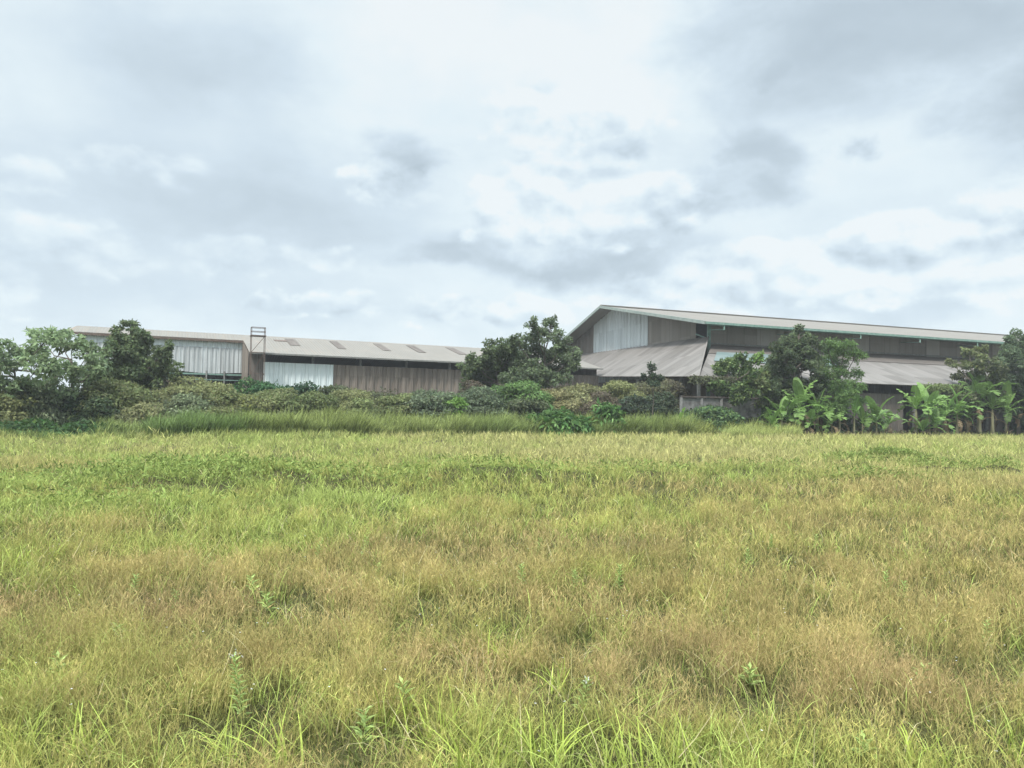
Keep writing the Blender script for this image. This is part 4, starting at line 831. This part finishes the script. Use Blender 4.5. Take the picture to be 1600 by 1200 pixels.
for (px, py, h, lab, b, f) in (
    (378, 1130, .50, 'tall leafy weed topped with tiny white flowers, lower left', False, True), (98, 1075, .28, 'broad leaved weed with pointed leaves near the left edge', True, False), (190, 1000, .16, 'weed with leaves spread like a cross, left', True, False),
    (205, 935, .30, 'light green weed in brown grass, left', False, False), (272, 960, .26, 'grey green weed right of the light green one', False, False), (398, 935, .24, 'pale star shaped weed at left centre', True, False),
    (417, 960, .22, 'small pale weed just below the star shaped one', True, False), (322, 890, .22, 'yellow green weed before the brown patch, left', False, False), (290, 888, .18, 'small white tipped weed beside the yellow green one', False, True),
    (815, 935, .42, 'upright bright weed in the middle of the field', False, False), (900, 925, .30, 'bushy bright weed right of the middle one', False, False), (965, 925, .36, 'slender weed, third in the row right of centre', False, False),
    (1385, 930, .34, 'feathery light green weed at right', False, False), (1410, 935, .26, 'smaller feathery weed touching the light green one at right', False, False), (567, 870, .34, 'pale upright weed left of centre, far off', False, False),
    (495, 880, .34, 'thin pale weed left of the pale upright one', False, False), (1171, 1075, .20, 'broad pale weed at lower right of centre', True, False), (1540, 1010, .30, 'light green weed near the right edge', False, False),
    (1205, 865, .32, 'small bright weed far off at right', False, False), (1275, 862, .30, 'small bright weed just right of another, far off', False, False), (1170, 885, .28, 'small weed left of two bright far weeds', False, False),
    (590, 905, .24, 'low yellowish weed left of centre', False, False), (840, 865, .30, 'thin weed behind the middle bright weed', False, False), (905, 1120, .32, 'weed with white flowers among bright blades, bottom centre', False, True),
    (635, 1110, .26, 'dark leafy weed at bottom, left of the bright blades', True, False), (566, 1160, .22, 'silvery leaved weed at the bottom, left of centre', True, False), (1430, 1080, .24, 'pale leafy weed at lower right', True, False), (1355, 1190, .2, 'broad weed at the bottom right', True, False)):
    weed(px, py, h, lab, b, f)
def tussock(px, py, n, h, label, w=.0135, colr=(.42, .51, .11)):
    h *= .82; n = int(n * .75)
    o = gpt(px, py); root_ = o; b = rng.normal(0, .07, (n, 3)); b[:, 2] = 0; c = np.array(colr) * rng.uniform(.65, 1.25, (n, 1)); V, Q, C = blades(b, rng.uniform(0, 6.28, n), rng.uniform(.6, 1.1, n) * h, w * rng.uniform(.6, 1.2, n), rng.uniform(.1, .85, n), rng.uniform(.0, .4, n), c * .8, 6, c * 1.15)
    ob = np_obj('grass_tussock', V, Q, C, M_GRASS); ob.location = o; WL[ob.name] = o; tag(ob, label, 'grass tussock', 'bright green grass tussocks')
for (px, py, n, h, lab) in ((740, 1215, 46, .52, 'large bright tussock at the bottom centre'), (690, 1150, 34, .46, 'tall tussock left of the bottom centre one'), (785, 1035, 30, .42, 'tussock with long arching blades in the centre'), (860, 1190, 40, .44, 'tussock with broad blades right of bottom centre'),
    (1060, 1205, 36, .44, 'bright tussock at the bottom, right of centre'), (980, 1205, 30, .40, 'narrow tussock between two at the bottom'), (1595, 1195, 26, .46, 'blue green tussock in the bottom right corner'), (30, 1190, 22, .42, 'tussock in the bottom left corner'), (150, 1180, 24, .44, 'upright tussock near the bottom left'),
    (430, 1190, 30, .46, 'tussock beside the tall flowering weed'), (345, 1190, 20, .40, 'tussock left of the tall flowering weed'), (605, 1125, 18, .40, 'sparse tussock left of centre, lower field'), (35, 890, 34, .42, 'bright tussock at the left edge, middle of the field'), (75, 880, 30, .38, 'bright tussock just right of the left edge one'), (110, 872, 26, .36, 'third bright tussock from the left edge'), (930, 890, 24, .3, 'small tussock right of the middle bright weed'), (1440, 1195, 24, .36, 'thin tussock at the bottom right'), (870, 1080, 26, .36, 'tussock in the lower centre right')):
    tussock(px, py, n, h, lab)

# ------------------------------------------------------------------ haze
def haze():
    m, N, L = new_mat('haze_air'); v = N.new('ShaderNodeVolumePrincipled'); v.inputs['Density'].default_value = .0006; v.inputs['Color'].default_value = (.93, .97, 1, 1); v.inputs['Anisotropy'].default_value = .1
    o = N.new('ShaderNodeOutputMaterial'); L.new(v.outputs[0], o.inputs['Volume']); b = MB(); x, z0, z1 = 2700, -1.5, 26
    c = [(-x, -x), (x, -x), (x, x), (-x, x)]
    b.poly([(p[0], p[1], z0) for p in c[::-1]]); b.poly([(p[0], p[1], z1) for p in c])
    for i in range(4): p, q = c[i], c[(i + 1) % 4]; b.poly([(p[0], p[1], z0), (q[0], q[1], z0), (q[0], q[1], z1), (p[0], p[1], z1)])
    h = b.build('haze', m); tag(h, 'thin pale haze in the air over the field', 'haze', kind='stuff')
haze()
